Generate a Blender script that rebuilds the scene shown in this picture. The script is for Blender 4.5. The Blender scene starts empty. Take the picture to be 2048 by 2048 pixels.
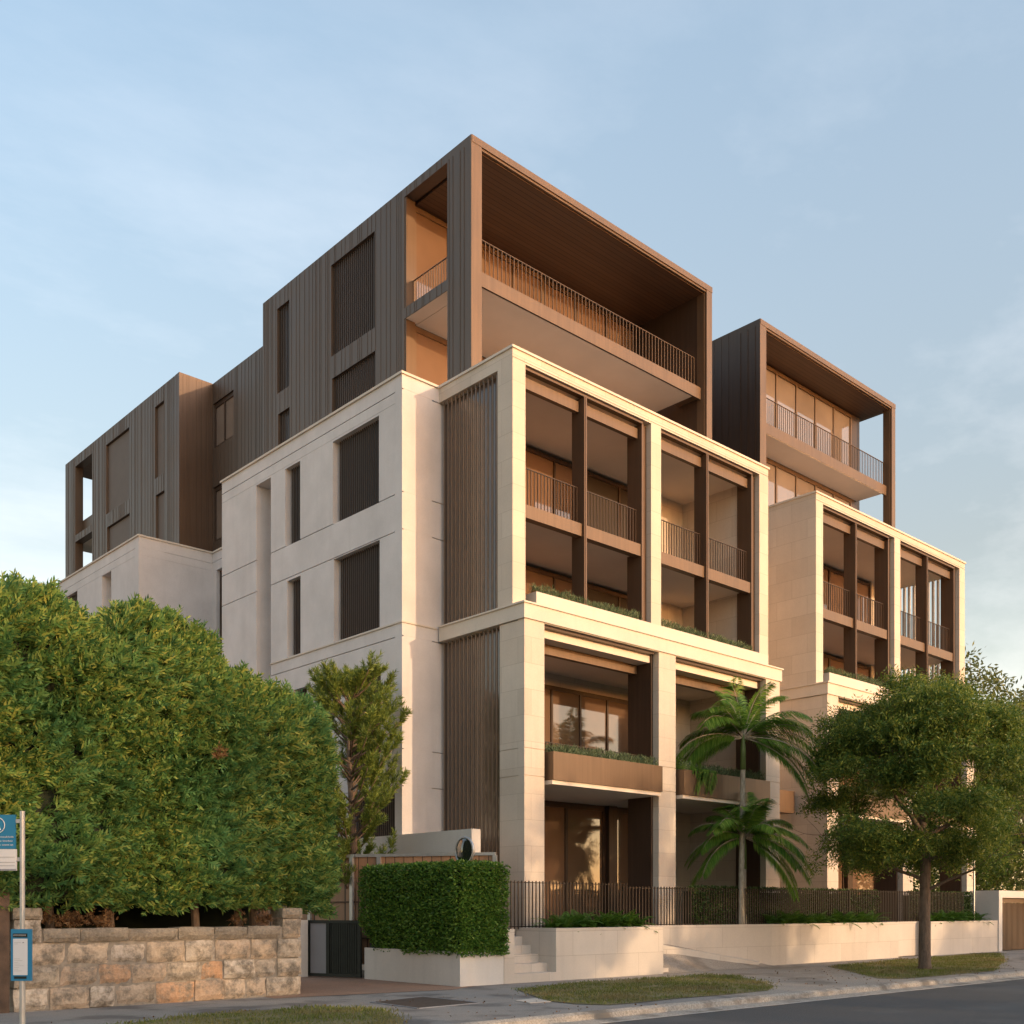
import bpy, math, random
import numpy as np
from mathutils import Vector, Matrix, noise
random.seed(7); rng=np.random.default_rng(7)
S=bpy.context.scene; C=S.collection
PI=math.pi; R=math.radians

# ------------------------------------------------------------------ materials
def nt(name):
    m=bpy.data.materials.new(name); m.use_nodes=True; t=m.node_tree; t.nodes.clear()
    o=t.nodes.new('ShaderNodeOutputMaterial'); b=t.nodes.new('ShaderNodeBsdfPrincipled')
    t.links.new(b.outputs[0],o.inputs[0]); return m,t,b,o
def N(t,k,**kw):
    n=t.nodes.new(k)
    for a,v in kw.items(): setattr(n,a,v)
    return n
def mathn(t,op,a,b=None):
    n=N(t,'ShaderNodeMath',operation=op)
    for i,v in enumerate((a,b)):
        if v is None: continue
        if isinstance(v,(int,float)): n.inputs[i].default_value=v
        else: t.links.new(v,n.inputs[i])
    return n.outputs[0]
def mix(t,f,a,b,mode='MIX'):
    n=N(t,'ShaderNodeMix',data_type='RGBA',blend_type=mode)
    for i,v in ((0,f),(6,a),(7,b)):
        if isinstance(v,(int,float)): n.inputs[i].default_value=v
        elif isinstance(v,(tuple,list)): n.inputs[i].default_value=(*v[:3],1)
        else: t.links.new(v,n.inputs[i])
    return n.outputs[2]
def wallvec(t,su=1,sz=1):
    g=N(t,'ShaderNodeNewGeometry'); s=N(t,'ShaderNodeSeparateXYZ'); t.links.new(g.outputs['Position'],s.inputs[0])
    u=mathn(t,'MULTIPLY',mathn(t,'ADD',s.outputs[0],s.outputs[1]),su); z=mathn(t,'MULTIPLY',s.outputs[2],sz)
    c=N(t,'ShaderNodeCombineXYZ'); t.links.new(u,c.inputs[0]); t.links.new(z,c.inputs[1]); return c.outputs[0]
def pos(t):
    return N(t,'ShaderNodeNewGeometry').outputs['Position']
def noise_(t,vec,scale,detail=4,rough=.55):
    n=N(t,'ShaderNodeTexNoise'); n.inputs['Scale'].default_value=scale; n.inputs['Detail'].default_value=detail
    n.inputs['Roughness'].default_value=rough; t.links.new(vec,n.inputs['Vector']); return n.outputs['Fac']
def ramp(t,f,a,b,lo=.3,hi=.7):
    r=N(t,'ShaderNodeValToRGB'); r.color_ramp.elements[0].position=lo; r.color_ramp.elements[1].position=hi
    r.color_ramp.elements[0].color=(*a,1); r.color_ramp.elements[1].color=(*b,1); t.links.new(f,r.inputs[0]); return r.outputs[0]
def bump(t,b,h,strength=.3,dist=.01):
    n=N(t,'ShaderNodeBump'); n.inputs['Strength'].default_value=strength; n.inputs['Distance'].default_value=dist
    t.links.new(h,n.inputs['Height']); t.links.new(n.outputs[0],b.inputs['Normal'])
def plain(name,c,rough=.6,metal=0.,var=.15,scale=3.,bs=.2,bd=.004,spec=.5):
    m,t,b,o=nt(name); f=noise_(t,pos(t),scale,5)
    t.links.new(ramp(t,f,[x*(1-var) for x in c],[min(1,x*(1+var)) for x in c]),b.inputs['Base Color'])
    b.inputs['Roughness'].default_value=rough; b.inputs['Metallic'].default_value=metal; b.inputs['Specular IOR Level'].default_value=spec
    bump(t,b,noise_(t,pos(t),scale*14,3),bs,bd); return m
def stone(name,c,joints=None,var=.07,jd=.74):
    m,t,b,o=nt(name); f=noise_(t,pos(t),.8,6,.6); f2=noise_(t,pos(t),26,4,.7)
    col=ramp(t,f,[x*(1-var) for x in c],[x*(1+var) for x in c],.3,.7)
    col=mix(t,.10,col,ramp(t,f2,(.3,.27,.24),(.85,.8,.72),.3,.7))
    st=noise_(t,wallvec(t,3.2,.22),1.0,5,.6)      # rain streaks
    col=mix(t,mathn(t,'MULTIPLY',ramp(t,st,(0,0,0),(1,1,1),.5,.78),.26),col,[x*.68 for x in c])
    if joints:
        bt=N(t,'ShaderNodeTexBrick'); bt.offset=.5; t.links.new(wallvec(t),bt.inputs['Vector'])
        bt.inputs['Scale'].default_value=1; bt.inputs['Brick Width'].default_value=joints[0]; bt.inputs['Row Height'].default_value=joints[1]
        bt.inputs['Mortar Size'].default_value=.007; bt.inputs['Mortar Smooth'].default_value=.3; bt.inputs['Bias'].default_value=0
        bt.inputs['Color1'].default_value=(.90,.885,.87,1); bt.inputs['Color2'].default_value=(1,1,1,1); bt.inputs['Mortar'].default_value=(jd,jd*.96,jd*.92,1)
        col=mix(t,1.,col,bt.outputs['Color'],'MULTIPLY')
    t.links.new(col,b.inputs['Base Color']); b.inputs['Roughness'].default_value=.82
    bump(t,b,f2,.25,.004); return m
def bronze(name,c,rough=.42,metal=.35,streak=.25,vert=True):
    m,t,b,o=nt(name); v=wallvec(t,9,.35) if vert else pos(t)
    f=noise_(t,v,1.2 if vert else 2.,4,.6); f2=noise_(t,pos(t),.9,4)
    col=ramp(t,f,[x*(1-streak) for x in c],[x*(1+streak) for x in c],.32,.68)
    col=mix(t,.35,col,ramp(t,f2,[x*.8 for x in c],[x*1.15 for x in c]))
    t.links.new(col,b.inputs['Base Color']); b.inputs['Metallic'].default_value=metal
    r=mathn(t,'ADD',mathn(t,'MULTIPLY',f2,.2),rough-.1); t.links.new(r,b.inputs['Roughness'])
    bump(t,b,f,.12,.006); return m
def boards(name,c,w=.16,axis=1):
    m,t,b,o=nt(name); g=N(t,'ShaderNodeNewGeometry'); s=N(t,'ShaderNodeSeparateXYZ'); t.links.new(g.outputs['Position'],s.inputs[0])
    u=mathn(t,'DIVIDE',s.outputs[axis],w); fr=mathn(t,'FRACT',u); fl=mathn(t,'FLOOR',u)
    line=mathn(t,'LESS_THAN',fr,.09)
    wn=N(t,'ShaderNodeTexWhiteNoise',noise_dimensions='1D'); t.links.new(fl,wn.inputs['W'])
    col=ramp(t,wn.outputs[0],[x*.8 for x in c],[x*1.2 for x in c],0,1)
    mp=N(t,'ShaderNodeMapping'); t.links.new(g.outputs['Position'],mp.inputs[0])
    sc=[.6,.6,.6]; sc[axis]=14; mp.inputs['Scale'].default_value=sc
    gr=noise_(t,mp.outputs[0],2,5,.7); col=mix(t,.35,col,ramp(t,gr,[x*.6 for x in c],[x*1.4 for x in c]))
    col=mix(t,line,col,[x*.18 for x in c]); t.links.new(col,b.inputs['Base Color']); b.inputs['Roughness'].default_value=.55
    bump(t,b,line,-.5,.01); return m
def leafmat(name,cols,trans=.25,rough=.5,patch=None):
    m,t,b,o=nt(name); g=N(t,'ShaderNodeNewGeometry')
    r=N(t,'ShaderNodeValToRGB'); e=r.color_ramp.elements
    while len(e)<len(cols): e.new(.5)
    for i,cc in enumerate(cols): e[i].position=i/(len(cols)-1); e[i].color=(*cc,1)
    t.links.new(g.outputs['Random Per Island'],r.inputs[0]); col=r.outputs[0]
    if patch:
        f=noise_(t,g.outputs['Position'],patch[0],3); col=mix(t,ramp(t,f,(0,0,0),(1,1,1),.46,.64),col,mix(t,.75,col,patch[1]))
    t.links.new(col,b.inputs['Base Color']); b.inputs['Roughness'].default_value=rough; b.inputs['Specular IOR Level'].default_value=.3
    tr=N(t,'ShaderNodeBsdfTranslucent'); t.links.new(col,tr.inputs[0]); ms=N(t,'ShaderNodeMixShader'); ms.inputs[0].default_value=trans
    t.links.new(b.outputs[0],ms.inputs[1]); t.links.new(tr.outputs[0],ms.inputs[2]); t.links.new(ms.outputs[0],o.inputs[0]); return m
def glass(name,c,rough=.04):
    m,t,b,o=nt(name); f=noise_(t,pos(t),.5,3)
    t.links.new(ramp(t,f,[x*.8 for x in c],[x*1.2 for x in c]),b.inputs['Base Color'])
    b.inputs['Roughness'].default_value=rough; b.inputs['Specular IOR Level'].default_value=.8; b.inputs['Coat Weight'].default_value=.6
    b.inputs['Coat Roughness'].default_value=.02; return m

ST=(.60,.525,.45)
M=dict(
 render=stone('smooth_render',(.63,.59,.58),None,.11), stone=stone('sandstone_cladding',(.60,.52,.435),(1.15,.62)),
 cornice=stone('cornice_stone',(.62,.545,.465),None), lowstone=stone('low_wall_stone',(.60,.53,.46),(1.5,.55)),
 bronze=bronze('bronze_panel',(.142,.088,.052),.45,.3,.18), bronze_shaded=bronze('shaded_bronze_cladding',(.118,.083,.060),.5,.3,.12),  # side copy of the same bronze, greyed in colour for its shaded faces
 dark=bronze('dark_bronze',(.072,.046,.032),.45,.35,.2), fin=bronze('bronze_fin',(.115,.070,.044),.45,.3,.15),
 louvre=bronze('louvre_metal',(.26,.19,.14),.4,.3,.12), louvre_dark=bronze('shutter_slat',(.085,.060,.045),.5,.3,.15),
 soffit=boards('timber_soffit',(.12,.062,.032)), plaster=plain('soffit_plaster',(.70,.60,.50),.85,0,.04,1,.05),
 glass=glass('tinted_glass',(.17,.105,.068)), glass2=glass('clear_glass',(.20,.155,.125)),
 screen=glass('screen_backing',(.095,.062,.044),.25), blind=plain('roller_blind',(.14,.105,.085),.7,0,.06,2,.05),
 screen_dark=glass('tinted_backing',(.075,.048,.033),.2),
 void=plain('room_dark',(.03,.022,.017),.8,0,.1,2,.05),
 white=stone('white_render',(.60,.56,.52)), grey=stone('grey_concrete',(.40,.385,.37)),
 soil=plain('soil',(.045,.03,.02),.95,0,.4,8,.8,.03), bark=None,
 fencemetal=bronze('fence_metal',(.045,.031,.023),.45,.3,.15), galv=plain('galvanised_steel',(.42,.42,.42),.4,.6,.12,6),
 gate=plain('gate_metal',(.014,.018,.015),.5,.3,.2,5), wood=boards('timber_palings',(.33,.185,.105),.12,0),
 signblue=plain('sign_blue',(.012,.17,.33),.4,0,.03,2,.02), signwhite=plain('sign_white',(.62,.62,.63),.45,0,.04,2,.02),
 signgrey=plain('sign_grey',(.25,.25,.27),.5,0,.05,2,.02), oldwood=plain('old_timber',(.10,.062,.04),.85,0,.35,4,.5,.01),
 terracotta=plain('terracotta_tiles',(.50,.24,.11),.8,0,.2,5,.4,.02), mirror=glass('mirror_face',(.02,.025,.02),.02),
 flower=plain('white_petals',(.7,.66,.62),.7,0,.05,2,.05))
def barkmat(name,c):
    m,t,b,o=nt(name); mp=N(t,'ShaderNodeMapping'); t.links.new(pos(t),mp.inputs[0]); mp.inputs['Scale'].default_value=(1,1,.25)
    f=noise_(t,mp.outputs[0],16,6,.7); t.links.new(ramp(t,f,[x*.5 for x in c],[x*1.4 for x in c]),b.inputs['Base Color'])
    b.inputs['Roughness'].default_value=.9; bump(t,b,f,.8,.02); return m
M['bark']=barkmat('bark',(.15,.105,.075)); M['palmbark']=barkmat('palm_trunk',(.36,.31,.24))

# ------------------------------------------------------------------ mesh helpers
class MB:
    def __init__(s): s.v=[]; s.f=[]
    def quad(s,a,b,c,d):
        n=len(s.v); s.v+= [tuple(a),tuple(b),tuple(c),tuple(d)]; s.f.append((n,n+1,n+2,n+3)); return s
    def box(s,x0,x1,y0,y1,z0,z1):
        n=len(s.v); s.v+=[(x0,y0,z0),(x1,y0,z0),(x1,y1,z0),(x0,y1,z0),(x0,y0,z1),(x1,y0,z1),(x1,y1,z1),(x0,y1,z1)]
        for q in ((0,3,2,1),(4,5,6,7),(0,1,5,4),(1,2,6,5),(2,3,7,6),(3,0,4,7)): s.f.append(tuple(n+i for i in q))
        return s
    def obox(s,p0,p1,w,z0,z1,off=0.):   # box along a plan segment
        a=Vector((*p0,0)); b=Vector((*p1,0)); d=(b-a).normalized(); nn=Vector((-d.y,d.x,0))
        q=[a+nn*(off-w/2),b+nn*(off-w/2),b+nn*(off+w/2),a+nn*(off+w/2)]
        return s.prism([(p.x,p.y) for p in q],z0,z1)
    def prism(s,pts,z0,z1):
        n=len(s.v); k=len(pts)
        zz0=z0 if isinstance(z0,(list,tuple)) else [z0]*k; zz1=z1 if isinstance(z1,(list,tuple)) else [z1]*k
        s.v+=[(p[0],p[1],z) for p,z in zip(pts,zz0)]+[(p[0],p[1],z) for p,z in zip(pts,zz1)]
        s.f.append(tuple(n+i for i in reversed(range(k)))); s.f.append(tuple(n+k+i for i in range(k)))
        for i in range(k): j=(i+1)%k; s.f.append((n+i,n+j,n+k+j,n+k+i))
        return s
    def tube(s,pts,rad,sides=8,cap=True):
        n=len(s.v); P=[Vector(p) for p in pts]; k=len(P)
        if not isinstance(rad,(list,tuple)): rad=[rad]*k
        up=None
        for i,p in enumerate(P):
            d=(P[min(i+1,k-1)]-P[max(i-1,0)]).normalized()
            if up is None: up=Vector((0,0,1)) if abs(d.z)<.9 else Vector((1,0,0))
            a=(up-d*up.dot(d)).normalized(); b=d.cross(a); up=a
            for j in range(sides):
                t=2*PI*j/sides; s.v.append(tuple(p+(a*math.cos(t)+b*math.sin(t))*rad[i]))
        for i in range(k-1):
            for j in range(sides):
                jj=(j+1)%sides; s.f.append((n+i*sides+j,n+i*sides+jj,n+(i+1)*sides+jj,n+(i+1)*sides+j))
        if cap: s.f.append(tuple(n+j for j in reversed(range(sides)))); s.f.append(tuple(n+(k-1)*sides+j for j in range(sides)))
        return s
    def build(s,name,mat,parent=None,smooth=False):
        me=bpy.data.meshes.new(name); me.from_pydata(s.v,[],s.f); me.materials.append(mat)
        if smooth:
            for p in me.polygons: p.use_smooth=True
        me.update(); o=bpy.data.objects.new(name,me); C.objects.link(o); o.parent=parent; return o
def npmesh(name,V,quads,mat,parent=None,smooth=False):
    me=bpy.data.meshes.new(name); V=np.asarray(V,dtype=np.float32); nq=len(quads)
    me.vertices.add(len(V)); me.vertices.foreach_set('co',V.ravel())
    q=np.asarray(quads,dtype=np.int32); me.loops.add(nq*4); me.loops.foreach_set('vertex_index',q.ravel())
    me.polygons.add(nq); me.polygons.foreach_set('loop_start',np.arange(0,nq*4,4,dtype=np.int32)); me.polygons.foreach_set('loop_total',np.full(nq,4,dtype=np.int32))
    me.update(calc_edges=True); me.materials.append(mat)
    o=bpy.data.objects.new(name,me); C.objects.link(o); o.parent=parent; return o
def empty(name,loc,label,cat,group=None):
    o=bpy.data.objects.new(name,None); o.location=(0,0,0); C.objects.link(o); o['label']=label; o['category']=cat
    if group: o['group']=group
    o['_l']=0; del o['_l']; return o
def tag(o,label=None,cat=None,group=None,kind=None):
    for k,v in (('label',label),('category',cat),('group',group),('kind',kind)):
        if v: o[k]=v
    return o
def at_base(root,loc):      # put the empty at the thing's base while its parts stay where they are
    root.location=loc
    for c in root.children: c.location=Vector(c.location)-Vector(loc)
def gridwall(mb,axis,base,u0,u1,z0,z1,holes,th,seams=None):
    """wall in the plane X=base (axis 'x', faces -X) or Y=base (axis 'y', faces -Y); holes (u0,u1,z0,z1,depth or None=through)"""
    us=sorted({u0,u1,*[min(max(h[i],u0),u1) for h in holes for i in (0,1)]}); zs=sorted({z0,z1,*[min(max(h[i],z0),z1) for h in holes for i in (2,3)]})
    def W(u,w,z): return (base+w,u,z) if axis=='x' else (u,base+w,z)
    def dep(i,j):
        if i<0 or j<0 or i>=len(us)-1 or j>=len(zs)-1: return None
        u=(us[i]+us[i+1])/2; z=(zs[j]+zs[j+1])/2; d=0.
        for h in holes:
            if h[0]<u<h[1] and h[2]<z<h[3]:
                hd=th if h[4] is None else h[4]; d=max(d,hd)
        return d
    for i in range(len(us)-1):
        for j in range(len(zs)-1):
            a,b,c,e=us[i],us[i+1],zs[j],zs[j+1]; d=dep(i,j)
            if d<th:
                mb.quad(W(a,d,c),W(b,d,c),W(b,d,e),W(a,d,e)); mb.quad(W(a,th,c),W(a,th,e),W(b,th,e),W(b,th,c))
            for (ii,jj,p,q) in ((i-1,j,(a,c),(a,e)),(i+1,j,(b,c),(b,e)),(i,j-1,(a,c),(b,c)),(i,j+1,(a,e),(b,e))):
                n=dep(ii,jj); n=th if n is None else n
                if n>d: mb.quad(W(p[0],d,p[1]),W(q[0],d,q[1]),W(q[0],n,q[1]),W(p[0],n,p[1]))
    if seams:
        for u in seams:
            if not(u0+.03<u<u1-.03): continue
            segs=[(z0,z1)]
            for h in holes:
                if h[0]-.02<u<h[1]+.02 and (h[4] is None or h[4]>.02):
                    ns=[]
                    for (a,b) in segs:
                        if h[3]<=a or h[2]>=b: ns.append((a,b)); continue
                        if h[2]>a: ns.append((a,h[2]))
                        if h[3]<b: ns.append((h[3],b))
                    segs=ns
            for a,b in segs:
                if b-a<.05: continue
                if axis=='x': mb.box(base-.009,base+.01,u-.005,u+.005,a+.004,b-.004)
                else: mb.box(u-.005,u+.005,base-.009,base+.01,a+.004,b-.004)
    return mb
def seamlist(a,b,seed):
    r=random.Random(seed); out=[]; u=a
    while u<b: u+=r.choice((.08,.10,.16,.2,.26,.3)); out.append(u)
    return out

# leaves ------------------------------------------------------------
def unit(a): return a/np.maximum(np.linalg.norm(a,axis=1,keepdims=True),1e-9)
def leaves(cen,d,L,Wd,flat=None):
    """rhombic leaves growing from cen along d"""
    n=len(cen); d=unit(d); r=rng.normal(size=(n,3)) if flat is None else flat
    s=unit(np.cross(d,r)); nn=np.cross(s,d); L=np.broadcast_to(L,(n,)).reshape(n,1); Wd=np.broadcast_to(Wd,(n,)).reshape(n,1)
    a=cen; b=cen+d*L*.45+s*Wd*.5+nn*L*.06; c=cen+d*L; e=cen+d*L*.45-s*Wd*.5+nn*L*.06
    return np.stack([a,b,c,e],1).reshape(-1,3)
def leafobj(name,V,mat,parent=None):
    V=np.concatenate(V) if isinstance(V,list) else V; q=np.arange(len(V)).reshape(-1,4); return npmesh(name,V,q,mat,parent)
def sprays(cen,d,size,nblade=6):
    """flat feathery conifer sprays"""
    n=len(cen); d=unit(d); r=rng.normal(size=(n,3)); s=unit(np.cross(d,r)); out=[]; size=np.broadcast_to(size,(n,)).reshape(n,1)
    nrm=np.cross(s,d)
    out.append(leaves(cen,d,size[:,0],size[:,0]*.17,nrm))
    for k in range(nblade):
        t=.12+.74*k/nblade; sg=1 if k%2 else -1; dd=unit(d*1.0+s*sg*(.85+.2*rng.random((n,1)))+nrm*.25*rng.normal(size=(n,1)))
        out.append(leaves(cen+d*size*t,dd,size[:,0]*(.62-.4*t),size[:,0]*.12,nrm+.4*rng.normal(size=(n,3))))
    return out

LM=dict(
 conifer=leafmat('conifer_foliage',[(.035,.10,.034),(.12,.245,.062),(.24,.345,.08),(.40,.41,.095)],.38,.6,(.7,(.085,.215,.075))),
 box=leafmat('clipped_hedge_leaves',[(.045,.115,.020),(.10,.21,.032),(.21,.32,.055)],.35,.4),
 pine=leafmat('pine_needles',[(.10,.16,.032),(.17,.235,.045),(.29,.33,.065)],.2,.5),
 tree=leafmat('street_tree_leaves',[(.045,.105,.022),(.11,.18,.032),(.28,.31,.055)],.4,.45),
 tree2=leafmat('background_tree_leaves',[(.09,.12,.03),(.14,.165,.045),(.20,.205,.06)],.3,.5),
 palm=leafmat('palm_leaflets',[(.07,.18,.03),(.15,.29,.045),(.28,.41,.075)],.45,.5),
 fern=leafmat('fern_leaves',[(.045,.12,.012),(.075,.17,.02),(.10,.20,.03)],.3,.45),
 rosemary=leafmat('rosemary_leaves',[(.08,.125,.06),(.13,.18,.09),(.19,.24,.13)],.15,.6),
 darkhedge=leafmat('dark_hedge_leaves',[(.028,.056,.014),(.05,.09,.02),(.085,.13,.032)],.15,.5),
 brown=leafmat('dead_foliage',[(.10,.05,.02),(.18,.09,.04),(.25,.15,.07)],.2,.7),
 grass=leafmat('grass_blades',[(.10,.13,.025),(.15,.18,.035),(.21,.20,.07)],.25,.6,(.8,(.25,.19,.09))))
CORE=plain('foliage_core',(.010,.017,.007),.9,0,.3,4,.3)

# ================================================================== THE APARTMENT BUILDING
B=empty('apartment_building',(0,0,0),'large apartment building of pale stone frames with dark bronze boxes on top','building')
def railing(mb,axis,base,u0,u1,z0,z1,sp=.11,w=.016):
    """flat bar balusters with a top and a bottom rail"""
    def bx(a,b,c,d,e,f):
        if axis=='y': mb.box(a,b,c,d,e,f)
        else: mb.box(c,d,a,b,e,f)
    bx(u0,u1,base-.02,base+.02,z1-.014,z1); bx(u0,u1,base-.014,base+.014,z0+.04,z0+.055)
    n=int((u1-u0)/sp)
    for i in range(n+1):
        u=u0+.01+(u1-u0-.02)*i/max(n,1); bx(u-w/2,u+w/2,base-.012,base+.012,z0,z1-.016)
def glazing(axis,base,u0,u1,z0,z1,n,mat='glass',fr=.07,mullmat='dark',blinds=True,parent=None):
    f=MB(); p=MB()
    def bx(mb,a,b,c,d,e,g):
        if axis=='y': mb.box(a,b,c,d,e,g)
        else: mb.box(c,d,a,b,e,g)
    bx(f,u0,u1,base,base+.08,z1-fr*1.6,z1); bx(f,u0,u1,base,base+.08,z0,z0+fr)
    for i in range(n+1):
        u=u0+(u1-u0)*i/n; a=max(u0,u-fr/2) if i else u0; b=min(u1,u+fr/2) if i<n else u1
        if i==0: b=u0+fr
        if i==n: a=u1-fr
        bx(f,a,b,base-.002,base+.082,z0+fr,z1-fr*1.6)
    o=f.build('window',M[mullmat],parent or B)
    bx(p,u0+.02,u1-.02,base+.04,base+.055,z0+.03,z1-.04); p.build('pane',M[mat],o)
    return o
def shutter(axis,base,u0,u1,z0,z1,sp=.085,mat='louvre_dark',back='void',depth=.026,w=.018,name='louvred_window'):
    """vertical-slat screen inside an opening"""
    f=MB(); bk=MB()
    def bx(mb,a,b,c,d,e,g):
        if axis=='y': mb.box(a,b,c,d,e,g)
        else: mb.box(c,d,a,b,e,g)
    n=int((u1-u0)/sp)
    for i in range(n):
        u=u0+(u1-u0)*(i+.5)/n; bx(f,u-w/2,u+w/2,base,base+depth,z0+.002,z1-.002)
    o=f.build(name,M[mat],B); bx(bk,u0+.001,u1-.001,base+depth+.04,base+depth+.06,z0+.001,z1-.001); bk.build('backing',M[back],o); return o

ZC=15.05
def block(dx,second=False):
    X=lambda x:x+dx
    # ---------------- upper stone frame
    f=MB(); Y=18.96; x0,x1=X(17.45),X(28.06)
    bays=[(X(17.87),X(22.55)),(X(22.97),X(27.60))]
    holes=[(b[0],b[1],8.95,14.76,None) for b in bays]+[(x0,x1,14.80,14.815,.02)]
    gridwall(f,'y',Y,x0,x1,8.85,ZC-.03,holes,.24)
    # side of the corner pier and side beam
    xs=x0
    gridwall(f,'x',xs,Y+.24,19.50,8.85,14.66,[],.4)
    gridwall(f,'x',xs,Y+.24,21.90,14.66,ZC-.03,[],.3)
    if second:
        gridwall(f,'x',xs+.001,19.50,27.,8.46,14.66,[(19.5,27.,8.465,8.475,.02)],.3); gridwall(f,'x',xs+.001,19.42,27.,1.,8.46,[(19.42,27,4.76,4.775,.02)],.3)
    # far end (right side) beam and pier
    f.box(x1-.4,x1,Y+.24,19.5,8.85,ZC-.04)
    f.box(x1-.3,x1-.002,19.5,21.8,14.66,ZC-.04)
    if not second: f.box(x1-.36,x1-.003,19.5,27,1.,14.6)
    sf=f.build('stone_frame',M['stone'],B)
    c=MB(); e=.04
    c.box(x0-e,x1+e,Y-e,Y+.30,ZC-.03,ZC+.03); c.box(x0-e,x0+.3,Y+.30,27 if second else 21.74,ZC-.03,ZC+.03); c.box(x1-.3,x1+e,Y+.30,27,ZC-.03,ZC+.03)
    c.build('coping',M['cornice'],sf)
    # ---------------- belt cornice and lower frame
    f=MB(); Y2=18.55
    gridwall(f,'y',Y2-.045,x0-.045,x1+.06,8.48,8.83,[],.30)
    gridwall(f,'x',x0-.045,Y2+.255,27. if second else 21.715,8.48,8.83,[],.30)
    f.box(x0-.085,x1+.1,Y2-.085,Y+.1,8.83,8.87); f.box(x0-.085,x0+.3,Y+.1,27 if second else 21.69,8.83,8.87)
    f.box(x1-.25,x1+.06,Y2+.255,27,8.48,8.82)
    f.build('belt_cornice',M['cornice'],B)
    f=MB()
    op=[(X(18.11),X(22.38)),(X(23.09),X(27.34))]
    gr=lambda z:(x0,x1,z,z+.016,.022)
    gridwall(f,'y',Y2,x0,x1,1.,8.478,[(a,b,1.,8.46,None) for a,b in op]+[gr(4.76),gr(5.41)],.22)
    f2=[(Y2+.22,19.42,z,z+.016,.022) for z in (4.76,5.41)]
    f.build('lower_frame',M['stone'],B)
    gridwall(MB_:=MB(),'x',x0,Y2+.22,19.42,1.,8.46,f2,.45); MB_.build('corner_pier',M['stone'],B)
    MB().box(x1-.45,x1,Y2+.22,19.42,1.,8.46).build('corner_pier',M['stone'],B)
    # parapet upstand under the upper openings = white planter trough
    p=MB()
    xp0,xp1=X(18.22),X(28.04)
    p.box(xp0,xp1,Y-.02,Y+.04,8.871,9.34)
    for a,b in ((xp0,X(22.30)),(X(23.05),X(27.35))):
        p.box(a,b,Y+.42,Y+.46,8.95,9.34); p.box(a,a+.05,Y+.04,Y+.42,8.95,9.34); p.box(b-.05,b,Y+.04,Y+.42,8.95,9.34); p.box(a+.05,b-.05,Y+.05,Y+.41,8.95,9.25)
    p.build('parapet_planter',M['cornice'],B)
    # ---------------- upper loggias
    for bi,(a,b) in enumerate(bays):
        m_=X(20.04 if bi==0 else 25.12)
        # bronze lining of the opening
        l=MB(); l.box(a,a+.06,Y+.06,Y+.56,8.9,14.72); l.box(b-.27,b-.20,Y+.10,Y+.62,8.9,14.70); l.box(b-.20,b,Y+.17,Y+.62,8.9,14.70); l.box(a+.06,b-.27,Y+.06,Y+.22,14.68,14.74)
        l.build('opening_lining',M['fin'],B)
        mu=MB(); mu.box(m_-.05,m_+.05,Y+.06,Y+.50,8.9,14.68); mu.box(m_-.015,m_+.015,Y+.045,Y+.06,8.9,14.68); mu.build('bronze_fin',M['fin'],B)
        for (s0,s1) in ((a+.06,m_-.05),(m_+.05,b-.27)):
            h=MB(); h.box(s0,s1-.02,Y+.23,Y+.36,14.33,14.60); h.build('blind_box',M['bronze'],B)
            k=MB(); k.box(s0,s1-.01,Y+.13,Y+.34,11.13,11.45); ko=k.build('balcony_edge',M['bronze'],B)
            r=MB(); railing(r,'y',Y+.26,s0+.02,s1-.06,11.45,12.40,.115,.016); r.build('balustrade',M['dark'],ko)
    MB().box(x0+.31,x1-.45,Y+.245,26.9,14.705,14.985).build('flat_roof',M['plaster'],B)
    s=MB(); s.box(X(17.75),X(27.7),Y+.34,22.2,11.22,11.42); s.box(X(17.75),X(27.7),Y+.44,22.2,14.52,14.70); s.box(X(17.75),X(27.7),18.8,22.2,8.2,8.40); s.box(X(17.75),X(27.7),20.051,22.2,4.625,4.739)
    s.box(X(17.75),X(27.7),19.1,22.2,8.40,8.9)
    s.build('slab',M['plaster'],B)
    w=MB(); w.box(X(27.36),X(27.58),19.6,22.1,1.,14.52) if not second else w.box(X(27.36),X(27.58),21.4,22.1,1.,14.52)
    w.box(X(25.9),X(27.36),21.7,22.0,8.9,14.52)
    w.build('loggia_wall',M['stone'],B)
    for (z0,z1) in ((8.9,11.22),(11.42,14.52)):
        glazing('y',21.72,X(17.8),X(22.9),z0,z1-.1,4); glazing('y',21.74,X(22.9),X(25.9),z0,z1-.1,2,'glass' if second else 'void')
    # interior core
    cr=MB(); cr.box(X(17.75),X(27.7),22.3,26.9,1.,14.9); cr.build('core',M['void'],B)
    # ---------------- lower loggias
    for bi,(a,b) in enumerate(op):
        l=MB(); l.box(a+.004,a+.07,Y2+.20,Y2+.95,1.,8.44); l.box(b-.08,b-.004,Y2+.20,Y2+1.02,1.,8.44); l.box(a+.07,b-.08,Y2+.1,Y2+.65,8.40,8.45)
        l.build('opening_lining',M['dark'],B)
        h=MB(); h.box(a+.07,b-.10,Y2+.68,Y2+.84,7.96,8.40); h.build('blind_box',M['bronze'],B)
        q=MB(); q.box(a+.09,b-.11,Y2-.22,Y2-.18,4.70,5.38); q.box(a+.09,a+.13,Y2-.18,Y2+.5,4.70,5.38); q.box(b-.15,b-.11,Y2-.18,Y2+.5,4.70,5.38); q.box(a+.13,b-.15,Y2+.44,Y2+.5,4.7,5.38); q.box(a+.13,b-.15,Y2-.18,Y2+.44,5.1,5.25)
        q.build('planter_box',M['bronze'],B)
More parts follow.
